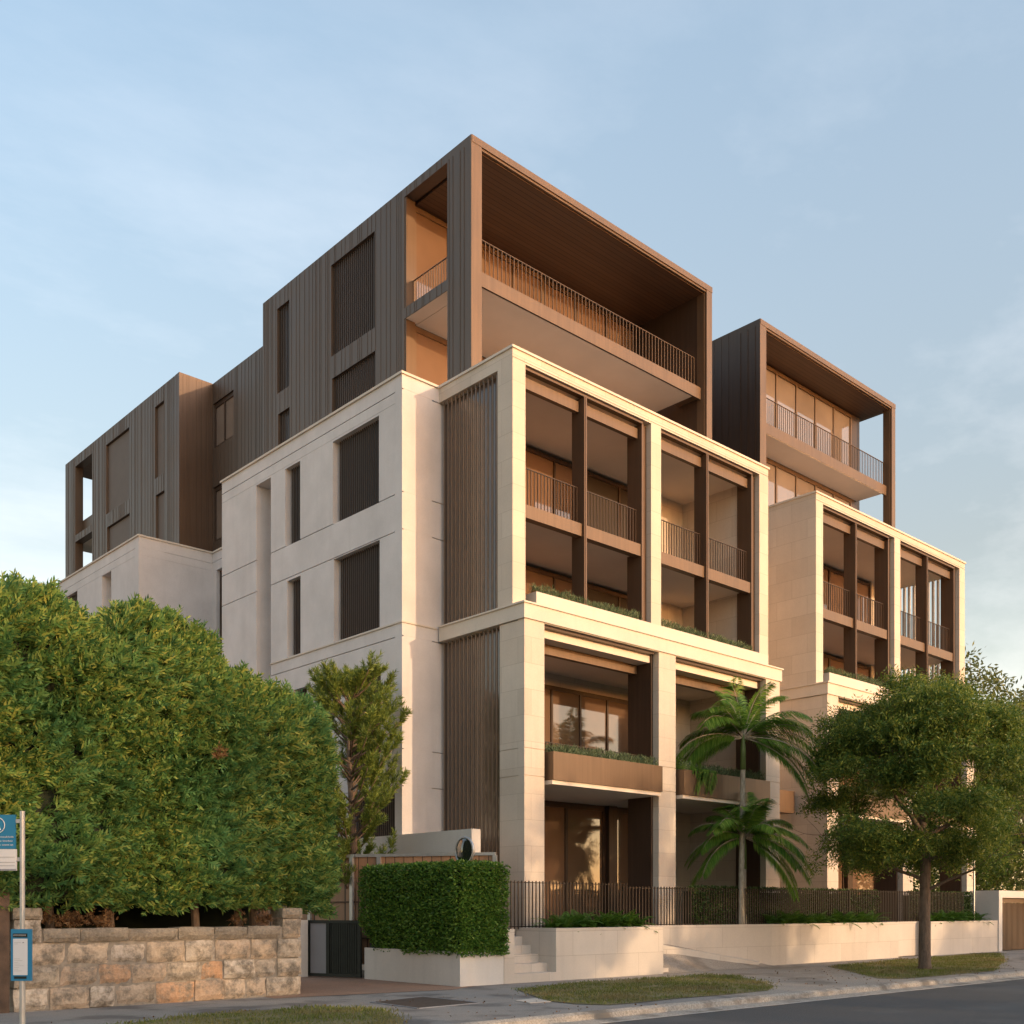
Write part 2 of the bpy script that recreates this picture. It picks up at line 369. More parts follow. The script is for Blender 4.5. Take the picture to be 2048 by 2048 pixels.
        sf=MB(); sf.box(a+.095,b-.115,Y2-.17,Y2+1.5,4.60,4.695); sf.build('planter_soffit',M['plaster'],B)
        r=MB(); railing(r,'y',Y2+.62,a+.1,b-.2,4.9,5.76,.11,.016); r.build('balustrade',M['fencemetal'],B)
    s=MB(); s.box(X(17.8),X(27.7),19.3,22.2,4.74,4.92); s.build('slab',M['plaster'],B)
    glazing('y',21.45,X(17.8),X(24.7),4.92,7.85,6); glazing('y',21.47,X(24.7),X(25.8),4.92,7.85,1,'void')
    s=MB(); s.box(X(17.8),X(25.8),21.5,21.9,7.85,8.2); s.box(X(25.8),X(27.36),21.4,21.9,1.,8.2); s.build('loggia_wall',M['stone'],B)
    # entry level: dark frames, tall panes
    glazing('y',21.45,X(20.2),X(23.45),1.,4.62,2,'glass',.1); glazing('y',21.45,X(23.8),X(25.8),1.,4.62,1,'glass',.1)
    for a_,b_,c_ in ((17.8,20.2,21.4),(23.45,23.8,21.3)): MB().box(X(a_),X(b_),c_,21.6,1.,4.62).build('entry_panel',M['dark'],B)
block(0); block(13.29,True)

# ---------------- tall louvre screens in the side of the front block
for z0,z1 in ((8.87,14.65),(1.,8.45)):
    f=MB(); n=14
    for i in range(n):
        y=19.53+(21.72-19.53)*(i+.35)/n; f.box(17.50,17.535,y,y+.018,z0,z1)
    ls=f.build('louvre_screen',M['louvre'],B)
    MB().box(17.64,17.66,19.50,21.76,z0,z1).build('backing',M['screen'],ls)
# far side of the right block: white fins against the sky
f=MB()
for i in range(10):
    y=19.7+i*.2; f.box(41.05,41.2,y,y+.05,8.9,14.6)
f.build('louvre_screen',M['white'],B)

# ---------------- side wing in smooth render
XW=16.27
w=MB(); y0,y1=21.77,31.2
G=lambda z,h=.026:(y0,y1,z,z+h,.05)
wins=[(22.76,24.90,12.08,14.31),(22.73,24.85,8.85,11.10),(26.57,27.38,12.08,14.31),(26.55,27.27,8.85,11.05),(22.68,24.3,5.62,7.86),(21.95,24.1,2.2,4.62),(26.2,26.9,5.62,7.86)]
WD=.26
holes=[(a,b,c,d,WD) for a,b,c,d in wins]+[(28.19,29.05,0.,14.32,.85),G(14.64),(y0,y1,14.37,14.378,.01),G(12.06),G(11.12),G(8.45),G(5.61),G(4.68)]
gridwall(w,'x',XW,y0,y1,0.,ZC-.03,holes,.95)
gridwall(w,'y',y0-.004,XW-.003,17.638,0.,ZC-.03,[(XW,17.7,z,z+.026,.05) for z in (14.64,12.06,11.12,8.45,5.61,4.68)],.3)
w.box(XW+.9,19.4,y1-.3,y1-.002,0.,ZC-.031)
wo=w.build('wing_wall',M['render'],B)
c=MB(); c.box(XW-.05,XW+.4,y0-.05,y1+.05,ZC-.03,ZC+.03); c.box(XW+.4,17.40,y0-.05,y0+.3,ZC-.03,ZC+.03); c.build('coping',M['cornice'],wo)
c=MB(); c.box(XW-.035,XW+.1,y0-.035,28.19,8.79,8.83); c.box(XW+.1,17.36,y0-.035,y0+.1,8.79,8.83); c.build('sill_band',M['cornice'],wo)
for a,b,cc,d in wins: shutter('x',XW+.13,a+.003,b-.10,cc+.003,d-.003,.088)
# recess between the wings
w=MB(); gridwall(w,'x',19.2,31.2,37.6,0.,14.98,[(36.55,37.25,8.,14.3,.2),(31.2,37.6,14.64,14.655,.02)],.3)
ro=w.build('recess_wall',M['render'],B); MB().box(19.15,19.5,31.25,37.55,14.98,15.04).build('coping',M['cornice'],ro)
glazing('x',19.33,36.56,37.24,8.01,14.29,1,'glass2')
# rear wing
w=MB(); a,b=37.6,45.5
gridwall(w,'x',16.35,a,b,0.,15.0,[(40.05,40.93,0.,14.32,.85),(43.4,44.6,12.1,14.3,.25),(a,b,14.62,14.635,.02),(a,b,14.34,14.348,.01)],.95)
gridwall(w,'y',a-.004,16.347,19.2,0.,15.0,[(16.35,19.2,14.62,14.635,.02),(16.35,19.2,14.34,14.348,.01),(16.35,19.2,12.08,12.095,.02)],.3)
ro=w.build('wing_wall',M['render'],B); c=MB(); c.box(16.30,16.8,a-.05,b+.05,15.0,15.06); c.box(16.8,19.2,a-.05,a+.3,15.0,15.06); c.build('coping',M['cornice'],ro)
shutter('x',16.47,43.41,44.59,12.11,14.29,.088)

# ---------------- bronze roof volumes
ZR=21.70
def bronze_box(x0,x1,yb,right_open):
    xa,xb=x0,x1; Yf=21.3
    o=MB(); o.box(xa+.02,xb+.01,Yf-.01,yb,21.52,ZR); o.box(xa+.06,xb-.06,Yf+.03,Yf+.1,21.46,21.52)
    rf=o.build('roof',M['bronze'],B)
    s=MB(); s.box(xa+.43,xb-.31,Yf+.12,(25 if not right_open else 22.6),21.44,21.50); s.build('timber_soffit',M['soffit'],rf)
    MB().box(xa-.004,xa+.019,Yf+.004,22.28,14.9,ZR-.001).build('side_cladding',M['bronze_shaded'] if not right_open else M['dark'],B)  # thin skin colours the fin's left side as shaded bronze
    f=MB(); f.box(xa,xa+.36,Yf,22.28,14.9,21.52); f.box(xa+.36,xa+.40,Yf+.05,22.2,14.9,21.52); f.box(xa+.40,xa+.43,Yf+.12,22.2,14.9,21.52)
    f.build('corner_fin',M['bronze'],B)
    f=MB(); f.box(xb-.28,xb,Yf,Yf+.36,14.9,21.52); f.box(xb-.31,xb-.28,Yf+.08,Yf+.36,14.9,21.46)
    f.build('corner_fin',M['bronze'],B)
bronze_box(18.15,28.37,31.97,False); bronze_box(31.05,40.33,29.,True)
# cladding of the left side of the first volume
w=MB(); LOG=(22.28,24.18)
hs=[(30.30,31.05,18.38,21.15),(25.60,27.87,18.39,21.17),(25.57,27.82,14.5,17.71),(30.28,30.99,14.5,17.70)]
gridwall(w,'x',18.15,22.28,31.97,14.5,21.705,[(a,b,c,d,.3) for a,b,c,d in hs]+[(LOG[0],LOG[1],18.36,21.46,None),(LOG[0],LOG[1],14.5,18.06,None)],.34,seams=seamlist(21.4,31.97,3))
for u in seamlist(21.33,22.2,5): w.box(18.134,18.155,u-.006,u+.006,14.9,21.5)
w.box(18.16,19.6,31.67,31.969,14.5,21.52)
w.build('side_cladding',M['bronze_shaded'],B)
for a,b,c,d in hs: shutter('x',18.22,a+.003,b-.003,c+.003,d-.003,.10,'louvre_dark','screen_dark',.03,.02)
MB().box(18.17,18.48,24.12,24.178,14.9,21.45).build('opening_lining',M['bronze'],B)
# terrace of the first volume
s=MB(); s.box(18.58,27.66,21.52,24.2,18.04,18.12); s.box(18.17,18.575,22.29,24.17,18.05,18.35); so=s.build('terrace_slab',M['plaster'],B)
s=MB(); s.box(18.58,28.05,21.5,21.56,18.12-.08,18.42); s.box(27.6,28.05,21.56,22.4,18.10,18.40); so=s.build('terrace_edge',M['bronze'],B)
r=MB(); railing(r,'y',21.62,18.6,27.85,18.42,19.36,.147,.014); r.build('balustrade',M['bronze'],so)
r=MB(); railing(r,'x',18.42,22.30,24.1,18.36,19.20,.11,.016); r.build('balustrade',M['bronze'],B)
glazing('y',24.2,18.5,23.6,18.34,21.40,4,'glass',.09,'bronze'); glazing('y',24.22,23.6,28.0,18.34,21.40,3,'glass',.09)
glazing('y',24.2,18.5,28.0,15.0,18.02,6,'glass',.09,'bronze')
w=MB(); w.box(28.06,28.36,21.66,31.,14.9,21.50)
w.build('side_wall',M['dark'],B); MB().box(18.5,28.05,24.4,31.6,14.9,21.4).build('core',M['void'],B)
# second volume
w=MB(); gridwall(w,'x',31.05,22.28,29.,14.9,21.705,[],.3,seams=[22.3+.3*i for i in range(20)])
for u in (21.5,21.8,22.1): w.box(31.028,31.055,u-.009,u+.009,14.9,21.5)
w.build('side_cladding',M['dark'],B)
s=MB(); s.box(31.5,39.7,21.52,22.62,18.04,18.12); s.box(31.36,31.5,21.6,22.6,18.1,18.3); s.build('terrace_slab',M['plaster'],B)
s=MB(); s.box(31.49,40.0,21.5,21.56,18.05,18.42); so=s.build('terrace_edge',M['bronze'],B)
r=MB(); railing(r,'y',21.62,31.5,39.95,18.42,19.38,.12,.016); r.build('balustrade',M['bronze'],so)
glazing('y',22.62,31.4,39.3,18.2,21.42,6,'glass2',.09,'bronze'); glazing('y',22.62,31.4,39.3,15.0,18.02,6,'glass2',.09,'bronze')
w=MB(); w.box(39.3,39.9,22.62,23.0,14.9,21.44); w.box(31.4,39.6,23.1,28.9,14.9,21.4); w.build('side_wall',M['dark'],B)
# rear volume and its recess
w=MB(); a,b=38.15,49.6
hs3=[(42.64,45.0,18.21,21.13),(42.6,44.9,14.5,17.64),(39.45,40.25,18.31,21.10),(39.4,40.18,14.5,17.65)]
gridwall(w,'x',18.15,a,b,14.,21.70,[(p,q,r_,s_,.12) for p,q,r_,s_ in hs3]+[(46.5,48.4,18.2,21.26,None),(46.5,48.4,14.,17.9,None)],.34,seams=seamlist(a,b,9))
w.box(18.2,18.49,48.42,49.59,14.,21.69); w.box(18.2,19.1,46.0,46.48,14.,21.69)
w.build('side_cladding',M['bronze_shaded'],B)
for q in hs3: MB().box(18.25,18.27,q[0]+.02,q[1]-.02,q[2]+.02,q[3]-.02).build('blank_panel',M['blind'],B)
w=MB(); gridwall(w,'y',a-.004,18.147,19.5,14.,21.705,[],.3,seams=seamlist(18.2,19.5,4)); w.build('return_cladding',M['fin'],B)
MB().box(18.5,21,46.4,49.5,17.92,18.2).build('terrace_slab',M['plaster'],B); MB().box(18.5,21,46.4,49.5,21.3,21.6).build('timber_soffit',M['soffit'],B); MB().box(18.45,18.5,46.5,48.4,18.2,18.9).build('balustrade',M['fin'],B)
w=MB(); gridwall(w,'x',19.5,31.97,38.15,14.,21.69,[(36.5,38.1,19.17,20.9,.14),(36.4,38.1,15.6,17.7,.14)],.3,seams=seamlist(32,38.1,6)); w.build('recess_cladding',M['bronze_shaded'],B)
glazing('x',19.56,36.51,38.09,19.18,20.89,2,'glass2',.09); glazing('x',19.56,36.41,38.09,15.61,17.69,2,'glass2',.09)
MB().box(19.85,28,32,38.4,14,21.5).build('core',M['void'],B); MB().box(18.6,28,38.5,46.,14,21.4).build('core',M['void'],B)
# panel box in the gap between the blocks, low base
MB().box(28.2,30.5,19.6,20.4,4.71,5.42).build('planter_box',M['bronze'],B)
m=MB(); m.box(28.1,30.7,22,22.3,1,14.); m.build('gap_wall',M['stone'],B)
b_=MB(); b_.box(16.9,41.3,18.56,26.,.0,.99); b_.box(20,41,27,45,0.,14.6); b_.build('podium',M['grey'],B)
at_base(B,(17.45,18.55,0))

# ================================================================== GROUND
def sheetmat(name,c1,c2,scale=2.,sp=60.,rough=.9,bs=.5,extra=None):
    m,t,b,o=nt(name); f=noise_(t,pos(t),scale,6,.65); f2=noise_(t,pos(t),sp,3,.8)
    col=mix(t,.55,ramp(t,f,c1,c2,.35,.65),ramp(t,f2,[x*.35 for x in c1],[min(1,x*1.9) for x in c2],.3,.7))
    if extra:
        f3=noise_(t,pos(t),extra[1],5,.6); col=mix(t,ramp(t,f3,(0,0,0),(1,1,1),.5,.62),col,extra[0])
    t.links.new(col,b.inputs['Base Color']); b.inputs['Roughness'].default_value=rough; bump(t,b,f2,bs,.006); return m
ASPH=sheetmat('road_asphalt',(.060,.057,.055),(.080,.075,.072),.6,90,.9,.6,((.105,.098,.092),.35))
PATH=sheetmat('footpath_asphalt',(.20,.18,.165),(.27,.245,.22),1.2,55,.9,.6,((.14,.125,.115),.8))
CONC=sheetmat('driveway_concrete',(.27,.225,.185),(.34,.29,.24),1.,40,.85,.2,((.23,.185,.145),.7))
BRWN=sheetmat('driveway_brown',(.22,.125,.08),(.30,.18,.12),1.4,40,.8,.2)
KERB=sheetmat('kerb_concrete',(.28,.24,.20),(.38,.33,.275),2.,30,.85,.3,((.20,.165,.13),1.5))
LAWN=sheetmat('lawn_soil',(.13,.11,.045),(.19,.155,.065),1.5,30,.95,.6)
EARTH=sheetmat('ground_earth',(.10,.085,.06),(.13,.11,.08),.4,10)
def poly(name,pts,z,mat,kind='structure'):
    m=MB(); m.v=[(p[0],p[1],z) for p in pts]; m.f=[tuple(range(len(pts)))]; o=m.build(name,mat)
    if kind: o['kind']=kind
    return o
YK=11.55
MB().quad((-300,YK,-.01),(400,YK,-.01),(400,500,-.01),(-300,500,-.01)).quad((-300,-300,-.14),(400,-300,-.14),(400,4.,-.14),(-300,4.,-.14)).build('ground',EARTH)['kind']='structure'
poly('road',[(-300,-2),(400,-2),(400,YK-.25),(-300,YK-.25)],-.13,ASPH)
poly('footpath',[(-300,YK),(400,YK),(400,17.6),(-300,17.6)],.0,PATH)
poly('driveway',[(16.6,YK+.01),(26.4,YK+.01),(26.4,19.0),(12.5,19.),(12.5,16.95),(16.6,16.9)],.004,CONC)
poly('driveway',[(9.9,17.0),(10.72,16.95),(13.6,16.5),(14.6,16.97),(14.3,24.5),(10.72,24.5)],.006,BRWN)
# kerb with a rolled top and a pale gutter
k=MB(); prof=[(YK+.02,-.1),(YK+.02,.012),(YK-.06,.012),(YK-.13,-.02),(YK-.16,-.10),(YK-.42,-.122),(YK-.42,-.2)]
xs=[-60+.5*i for i in range(400)]
for i,x in enumerate(xs[:-1]):
    for a,b in zip(prof[:-1],prof[1:]):
        k.quad((x,a[0],a[1]),(x+.5,a[0],a[1]),(x+.5,b[0],b[1]),(x,b[0],b[1]))
k.build('kerb',KERB)['kind']='structure'
k=MB(); k.box(-300,400,YK-.50,YK-.44,-.126,-.121); k.build('gutter_line',plain('gutter_line',(.42,.39,.36),.8,0,.2,6)) ['kind']='structure'
# covers in the paving
c=MB(); c.prism([(10.70,15.20),(12.05,15.50),(12.0,13.85),(10.6,13.75)],.003,.012); o=c.build('pit_cover',sheetmat('pit_cover_metal',(.05,.035,.028),(.085,.06,.045),5,50,.7))
tag(o,'large brown metal pit cover with pale border in the grey footpath','pit cover')
c=MB(); 
P_=[(10.70,15.20),(12.05,15.50),(12.0,13.85),(10.6,13.75)]
for i in range(4): c.obox(P_[i],P_[(i+1)%4],.045,.002,.014)
c.build('frame',M['signgrey'],o)
tag(MB().prism([(12.75,13.80),(13.35,13.88),(13.05,13.2),(12.6,13.25)],.002,.011).build('access_plate',M['lowstone']),'small pale square access plate beside the lawn patch','access plate')
# lawns --------------------------------------------------------------
LAWNS=[[(14.51,15.65),(14.98,15.75),(17.02,16.32),(19.19,15.95),(21.01,16.1),(21.42,15.6),(20.53,14.25),(19.18,12.81),(17.9,12.1),(16.41,12.07),(15.23,12.15),(13.78,12.05),(13.29,12.1),(13.03,12.6),(13.08,13.32),(13.89,14.64)],
 [(26.41,15.85),(27.67,16.1),(31.46,16.6),(36.3,16.85),(39.6,17.0),(38.2,16.2),(34.17,14.4),(31.,13.2),(27.84,12.0),(26.08,12.),(24.02,12.),(23.1,12.1),(22.92,12.54),(24.45,13.94)],
 [(6.0,14.6),(7.41,15.13),(8.25,15.22),(9.72,14.94),(10.06,14.3),(9.95,13.63),(9.3,12.4),(8.9,11.9),(4.,11.9),(2,12.5)],
 [(36.6,14.0),(40.5,15.9),(46,16.2),(52,16),(52,12.2),(37,12.2),(34.5,12.6)]]
def inside(x,y,p):
    c=False; j=len(p)-1
    for i in range(len(p)):
        if (p[i][1]>y)!=(p[j][1]>y) and x<(p[j][0]-p[i][0])*(y-p[i][1])/(p[j][1]-p[i][1])+p[i][0]: c=not c
        j=i
    return c
for i,p in enumerate(LAWNS):
    poly('lawn',p,.010,LAWN)
cen=[];
for i,p in enumerate(LAWNS):
    xs_=[q[0] for q in p]; ys_=[q[1] for q in p]; n=int((max(xs_)-min(xs_))*(max(ys_)-min(ys_))*(520 if i!=3 else 200))
    for _ in range(n):
        x=random.uniform(min(xs_),max(xs_)); y=random.uniform(min(ys_),max(ys_))
        if inside(x+random.gauss(0,.09),y+random.gauss(0,.09),p):
            v=noise.noise(Vector((x*1.3,y*1.3,i)))
            if v>-.25 or random.random()<.35: cen.append((x,y,.008,.035+.05*max(0,v+.2)))
cen=np.array(cen); L=cen[:,3]*(.7+.8*rng.random(len(cen))); d=np.stack([rng.normal(size=len(cen))*.45,rng.normal(size=len(cen))*.45,np.ones(len(cen))],1)
tag(leafobj('grass',leaves(cen[:,:3],d,L,.014),LM['grass']),'short patchy grass growing on the verge lawns','grass',kind='stuff')
# litter on the verge
cc=np.stack([rng.uniform(4,34,500),rng.uniform(YK-.4,15.5,500),np.full(500,.02)],1); cc[:,2]=np.where(cc[:,1]<YK-.05,-.115,.018); dd=rng.normal(size=(500,3)); dd[:,2]*=.15
tag(leafobj('leaf_litter',leaves(cc,dd,.045,.03),LM['brown']),'scattered dry fallen leaves along the kerb and footpath','leaf litter',kind='stuff')

# ================================================================== LOW WALLS, STAIRS, RAMP
ZW=1.17
def wallthing(label,build,cat='wall',name='garden_wall',base=(0,0,0),mat='lowstone'):
    m=MB(); build(m); o=m.build(name,M[mat]); tag(o,label,cat); return o
def w1(m):
    m.box(15.40,15.70,17.0,18.3,0,ZW); m.box(16.96,20.68,17.0,17.3,0,ZW); m.box(16.96,17.2,17.3,18.3,0,ZW); m.box(20.42,20.68,17.3,18.3,0,ZW)
    m.box(15.70,16.96,17.0,17.28,0,.2)
o=wallthing('low pale sandstone wall with a corner stair opening in front of the main entrance bay',w1)
st=MB()
for i in range(5): st.box(15.702,16.958,17.281+.27*i,18.6,.0 if i==0 else .2+.194*i-.19,.2+.194*(i+1)-.002*i)
so=st.build('steps',M['lowstone'],o)
MB().box(20.685,21.0,17.1,17.35,0,.14).build('end_block',M['lowstone'],o)
s=MB(); s.box(17.2,20.42,17.3,18.56,.9,1.10); s.box(20.4,26.5,18.30,18.57,.9,1.10); tag(s.build('garden_bed',M['soil']),'dark soil bed behind the low entrance wall','garden bed')
def w2(m): m.prism([(20.7,18.45),(26.0,17.48),(26.0,17.75),(20.7,18.72)],0,ZW); m.box(26.001,33.30,17.48,17.78,0,ZW)
wallthing('long low pale wall with a shaded return along the ramp, beside the palm',w2)
def w3(m): m.box(33.31,35.6,18.0,18.25,0,ZW); m.box(35.6,40.9,17.5,17.8,0,ZW); m.box(35.6,35.85,17.8,18.25,0,ZW); m.box(33.05,33.3,17.781,18.25,0,ZW); m.box(34.1,34.45,17.93,18.0,0,ZW)
wallthing('short low pale wall behind the street tree, set back at its left end',w3)
s=MB(); s.box(26.3,33.05,17.78,18.56,.9,1.10); s.box(35.85,40.9,17.8,18.56,.9,1.1); tag(s.build('garden_bed',M['soil']),'dark soil bed under the ferns behind the long low wall','garden bed')
r=MB(); zr=lambda x: max(0,min(.66,.66*(26-x)/3.7)); wy=lambda x:18.45-.183*(x-20.7)
for i in range(10):
    for j in range(6):
        def P_(i,j): x=20.69+5.31*i/10; t=j/6; return (x,17.0+(wy(x)-17.0)*t,.009+zr(x)*t**1.3)
        r.quad(P_(i,j),P_(i+1,j),P_(i+1,j+1),P_(i,j+1))
tag(r.build('ramp',CONC,None,True),kind='structure')
r=MB(); r.prism([(21.2,18.0),(25.1,17.28),(25.6,17.54),(21.2,18.34)],[0.3,-.02,-.02,.3],[.76,.13,.13,.76]); tag(r.build('ramp_kerb',M['lowstone']),'narrow pale concrete kerb running up the entrance ramp','kerb')

# white planter with clipped hedge
PP=[(14.18,17.0),(15.39,17.0),(15.39,18.9),(14.18,20.4)]
def pl(m):
    Q_=[(14.30,17.13),(15.27,17.13),(15.27,18.87),(14.30,20.2)]
    n=0; m.v+=[(p[0],p[1],z) for z in (0,.72) for p in PP]+[(p[0],p[1],.72) for p in Q_]+[(p[0],p[1],.3) for p in Q_]
    for i in range(4): j=(i+1)%4; m.f+=[(i,j,4+j,4+i),(4+i,4+j,8+j,8+i),(8+i,8+j,12+j,12+i)]
o=wallthing('white rendered planter wall below the clipped hedge at the driveway',pl,'planter','planter_wall',mat='white')
m=MB(); m.prism([(14.26,17.08),(15.31,17.08),(15.31,18.8),(14.26,20.2)],.3,.64); m.build('soil',M['soil'],o)

# pickets -------------------------------------------------------------
def picket_fence(label,segs,z0,z1,sp=.105,w=.022):
    m=MB()
    for (a,b) in segs:
        a=Vector(a); b=Vector(b); L=(b-a).length; n=int(L/sp); d=(b-a)/L
        for i in range(n+1):
            p=a+d*(L*i/n); m.obox((p-d*.011)[:],(p+d*.011)[:],.024,z0,z1-.01*(i%2))
        m.obox(a[:],b[:],.03,z1-.055,z1-.035,off=.034); m.obox(a[:],b[:],.03,z0+.05,z0+.075,off=.034)
    o=m.build('picket_fence',M['fencemetal']); return tag(o,label,'fence')
picket_fence('dark bronze vertical bar fence on the low wall beside the stairs',[((16.15,18.22),(20.7,18.22))],1.13,2.26,.112)
picket_fence('dark bronze vertical bar fence along the ramp and palm, in front of a dark hedge',[((20.8,18.42),(22.2,18.22)),((22.2,18.22),(26.2,18.0)),((26.2,18.0),(31.1,18.0))],1.13,2.19,.105)
picket_fence('dark bronze vertical bar fence behind the street tree trunk',[((31.2,18.08),(39.3,18.08))],1.13,2.22,.11)

# ================================================================== OLD STONE WALL
def blocks_wall():
    root=empty('stone_wall',(8,17.5,0),'weathered rough sandstone block wall with capped end piers under the tall conifer hedge','wall')
    def sm(name,cols,seed):
        m,t,b,o=nt(name); g=N(t,'ShaderNodeNewGeometry'); r=N(t,'ShaderNodeValToRGB'); e=r.color_ramp.elements
        while len(e)<len(cols): e.new(.5)
        for i,c in enumerate(cols): e[i].position=i/(len(cols)-1); e[i].color=(*c,1)
        t.links.new(g.outputs['Random Per Island'],r.inputs[0]); f=noise_(t,g.outputs['Position'],3.5,7,.7)
        f2=noise_(t,g.outputs['Position'],22,5,.75)
        col=mix(t,ramp(t,f,(0,0,0),(1,1,1),.44,.60),r.outputs[0],(.125,.108,.085)); col=mix(t,.28,col,ramp(t,f2,(.10,.075,.05),(.62,.5,.38),.32,.68))
        t.links.new(col,b.inputs['Base Color']); b.inputs['Roughness'].default_value=.92
        h=mathn(t,'ADD',f,mathn(t,'MULTIPLY',f2,.35)); bump(t,b,h,.9,.035); return m
    SB=sm('sandstone_blocks',[(.50,.37,.26),(.58,.46,.34),(.44,.38,.30),(.52,.27,.13),(.60,.52,.43),(.38,.32,.25),(.58,.40,.25),(.56,.53,.48)],1)
    CP=sm('coping_blocks',[(.20,.165,.12),(.25,.21,.16),(.17,.145,.11)],2)
    def block(m,x0,x1,z0,z1,yf,yb,r,rag=.012):
        # pillowed, slightly irregular block
        g=.009; x0+=g;x1-=g;z0+=g*.7;z1-=g*.7; nx=max(3,int((x1-x0)/.07)); nz=max(3,int((z1-z0)/.07)); n=len(m.v)
        for j in range(nz+1):
            for i in range(nx+1):
                u=i/nx; v=j/nz; ed=min(u*(x1-x0),(1-u)*(x1-x0),v*(z1-z0),(1-v)*(z1-z0)); dd=.035*math.exp(-ed/.018)
                X_=x0+u*(x1-x0)+r.uniform(-rag,rag)*.6; Z_=z0+v*(z1-z0)+r.uniform(-rag,rag)*.6
                nn=noise.noise(Vector((X_*5,Z_*5,x0)))*.018
                m.v.append((X_,yf+dd-nn+r.uniform(-.003,.003),Z_))
        W=nx+1
        for j in range(nz):
            for i in range(nx): m.f.append((n+j*W+i,n+j*W+i+1,n+(j+1)*W+i+1,n+(j+1)*W+i))
        k=len(m.v); m.v+=[(x0,yb,z0),(x1,yb,z0),(x1,yb,z1),(x0,yb,z1)]
        bot=[n+i for i in range(W)]; top=[n+nz*W+i for i in range(W)]; lf=[n+j*W for j in range(nz+1)]; rt=[n+j*W+nx for j in range(nz+1)]
        m.f.append(tuple(reversed(bot))+(k,k+1)); m.f.append(tuple(top)+(k+2,k+3)); m.f.append(tuple(lf)+(k+3,k)); m.f.append(tuple(reversed(rt))+(k+1,k+2)); m.f.append((k,k+3,k+2,k+1))
    r=random.Random(4); Yf=17.43
    rows=[(0.,.36),(.36,.70),(.70,1.06)]; m=MB(); x0,x1=6.02,10.3
    for (za,zb) in rows:
        x=5.6+r.uniform(.1,.5) if za else 5.6; 
        xs=[5.6]; 
        while xs[-1]<10.05: xs.append(xs[-1]+r.choice((.42,.55,.62,.7,.8)))
        xs[-1]=10.71
        if xs[-1]-xs[-2]>.9: xs.insert(-1,10.2)
        for a,b in zip(xs[:-1],xs[1:]): block(m,a,b,za+r.uniform(-.004,.012),zb+r.uniform(-.018,.004),Yf+r.uniform(-.02,.02),Yf+.4,r,.018)
    m.build('block_course',SB,root)
    m=MB(); xs=[6.04,6.62,7.42,8.28,8.95,9.6,10.28]
    for a,b in zip(xs[:-1],xs[1:]): block(m,a,b,1.07,1.29+r.uniform(-.02,.02),Yf-.02,Yf+.42,r,.02)
    m.build('coping',CP,root)
    m=MB(); 
    for (a,b) in ((5.6,6.02),(10.32,10.71)):
        block(m,a,b,1.065,1.43,Yf-.01,Yf+.41,r); 
    m.build('pier_block',SB,root)
    m=MB()
    for (a,b) in ((5.58,6.03),(10.30,10.73)): block(m,a,b,1.43,1.62,Yf-.03,Yf+.43,r)
    m.build('pier_cap',CP,root)
    m=MB(); m.box(5.66,10.66,Yf+.045,Yf+.38,0,1.27); m.build('mortar',plain('lime_mortar',(.26,.22,.175),.95,0,.3,10,.5,.01),root)
    at_base(root,(8.1,17.6,0))
blocks_wall()
# far left timber gate posts
g=empty('timber_gate',(5,17.5,0),'old brown timber gate posts at the left end of the stone wall','gate')
m=MB(); m.box(5.36,5.54,17.45,17.6,0,1.9); m.build('post',M['oldwood'],g)
m=MB()
for i in range(9): m.box(5.24-.13*i-.115,5.24-.13*i,17.5,17.53,.05,1.82-.01*(i%3))
m.build('palings',M['oldwood'],g); m=MB(); m.box(4.,5.35,17.53,17.57,.4,.5); m.box(4.,5.35,17.53,17.57,1.4,1.5); m.build('rail',M['oldwood'],g); at_base(g,(5,17.5,0))

# ================================================================== DRIVEWAY GATE, PALING FENCE, STUB WALL, MIRROR
g=empty('driveway_gate',(0,0,0),'low dark metal driveway gate with one pale mesh panel beside the white planter','gate')
a,b=Vector((13.66,21.96)),Vector((14.16,20.50)); d=(b-a).normalized()
def seg(m,t0,t1,w,z0,z1,off=0): m.obox((a+(b-a)*t0)[:],(a+(b-a)*t1)[:],w,z0,z1,off)
m=MB(); seg(m,0,1,.06,1.27,1.34); seg(m,0,1,.06,.03,.10); seg(m,0,.05,.06,.1,1.27); seg(m,.95,1,.06,.1,1.27); seg(m,.36,.42,.06,.1,1.27); m.build('frame',M['gate'],g)
m=MB(); seg(m,.42,.95,.012,.1,1.27)
for i in range(12): seg(m,.44+.042*i,.455+.042*i,.035,.1,1.27)
m.build('barred_panel',M['gate'],g)
m=MB(); seg(m,.05,.36,.02,.1,1.27); m.build('mesh_panel',M['signgrey'],g)
at_base(g,(13.9,21.2,0))
m=MB(); m.box(13.30,13.62,21.9,22.4,0,1.34); tag(m.build('gate_pier',M['white']),'white rendered pier left of the dark driveway gate','pier')
g=empty('paling_fence',(0,0,0),'tall reddish timber fence in a pale steel frame behind the clipped hedge','fence')
pal,stl,ral=MB(),MB(),MB()
for (a,b,ts) in ((Vector((14.50,21.2)),Vector((16.30,18.28)),(.16,.985)),(Vector((13.7,24.4)),Vector((14.49,21.22)),(.55,.965))):
    seg(pal,0,1,.02,.3,2.82); seg(stl,0,1,.09,2.82,2.89)
    for t in ts: seg(stl,t,t+.028,.07,0,2.82,-.045)
    for z in (.9,1.75): seg(ral,0,1,.03,z,z+.03,-.02)
pal.build('palings',M['wood'],g); stl.build('steel_frame',M['galv'],g); ral.build('rail',M['oldwood'],g); at_base(g,(14.9,20.2,0))
m=MB(); m.box(16.2,16.47,19.0,26.,0,3.46); tag(m.build('ramp_wall',M['white']),'plain grey-white rendered wall with a square end behind the timber fence','wall')
g=empty('convex_mirror',(14.57,17.3,0),'round convex traffic mirror on a post above the clipped hedge','mirror')
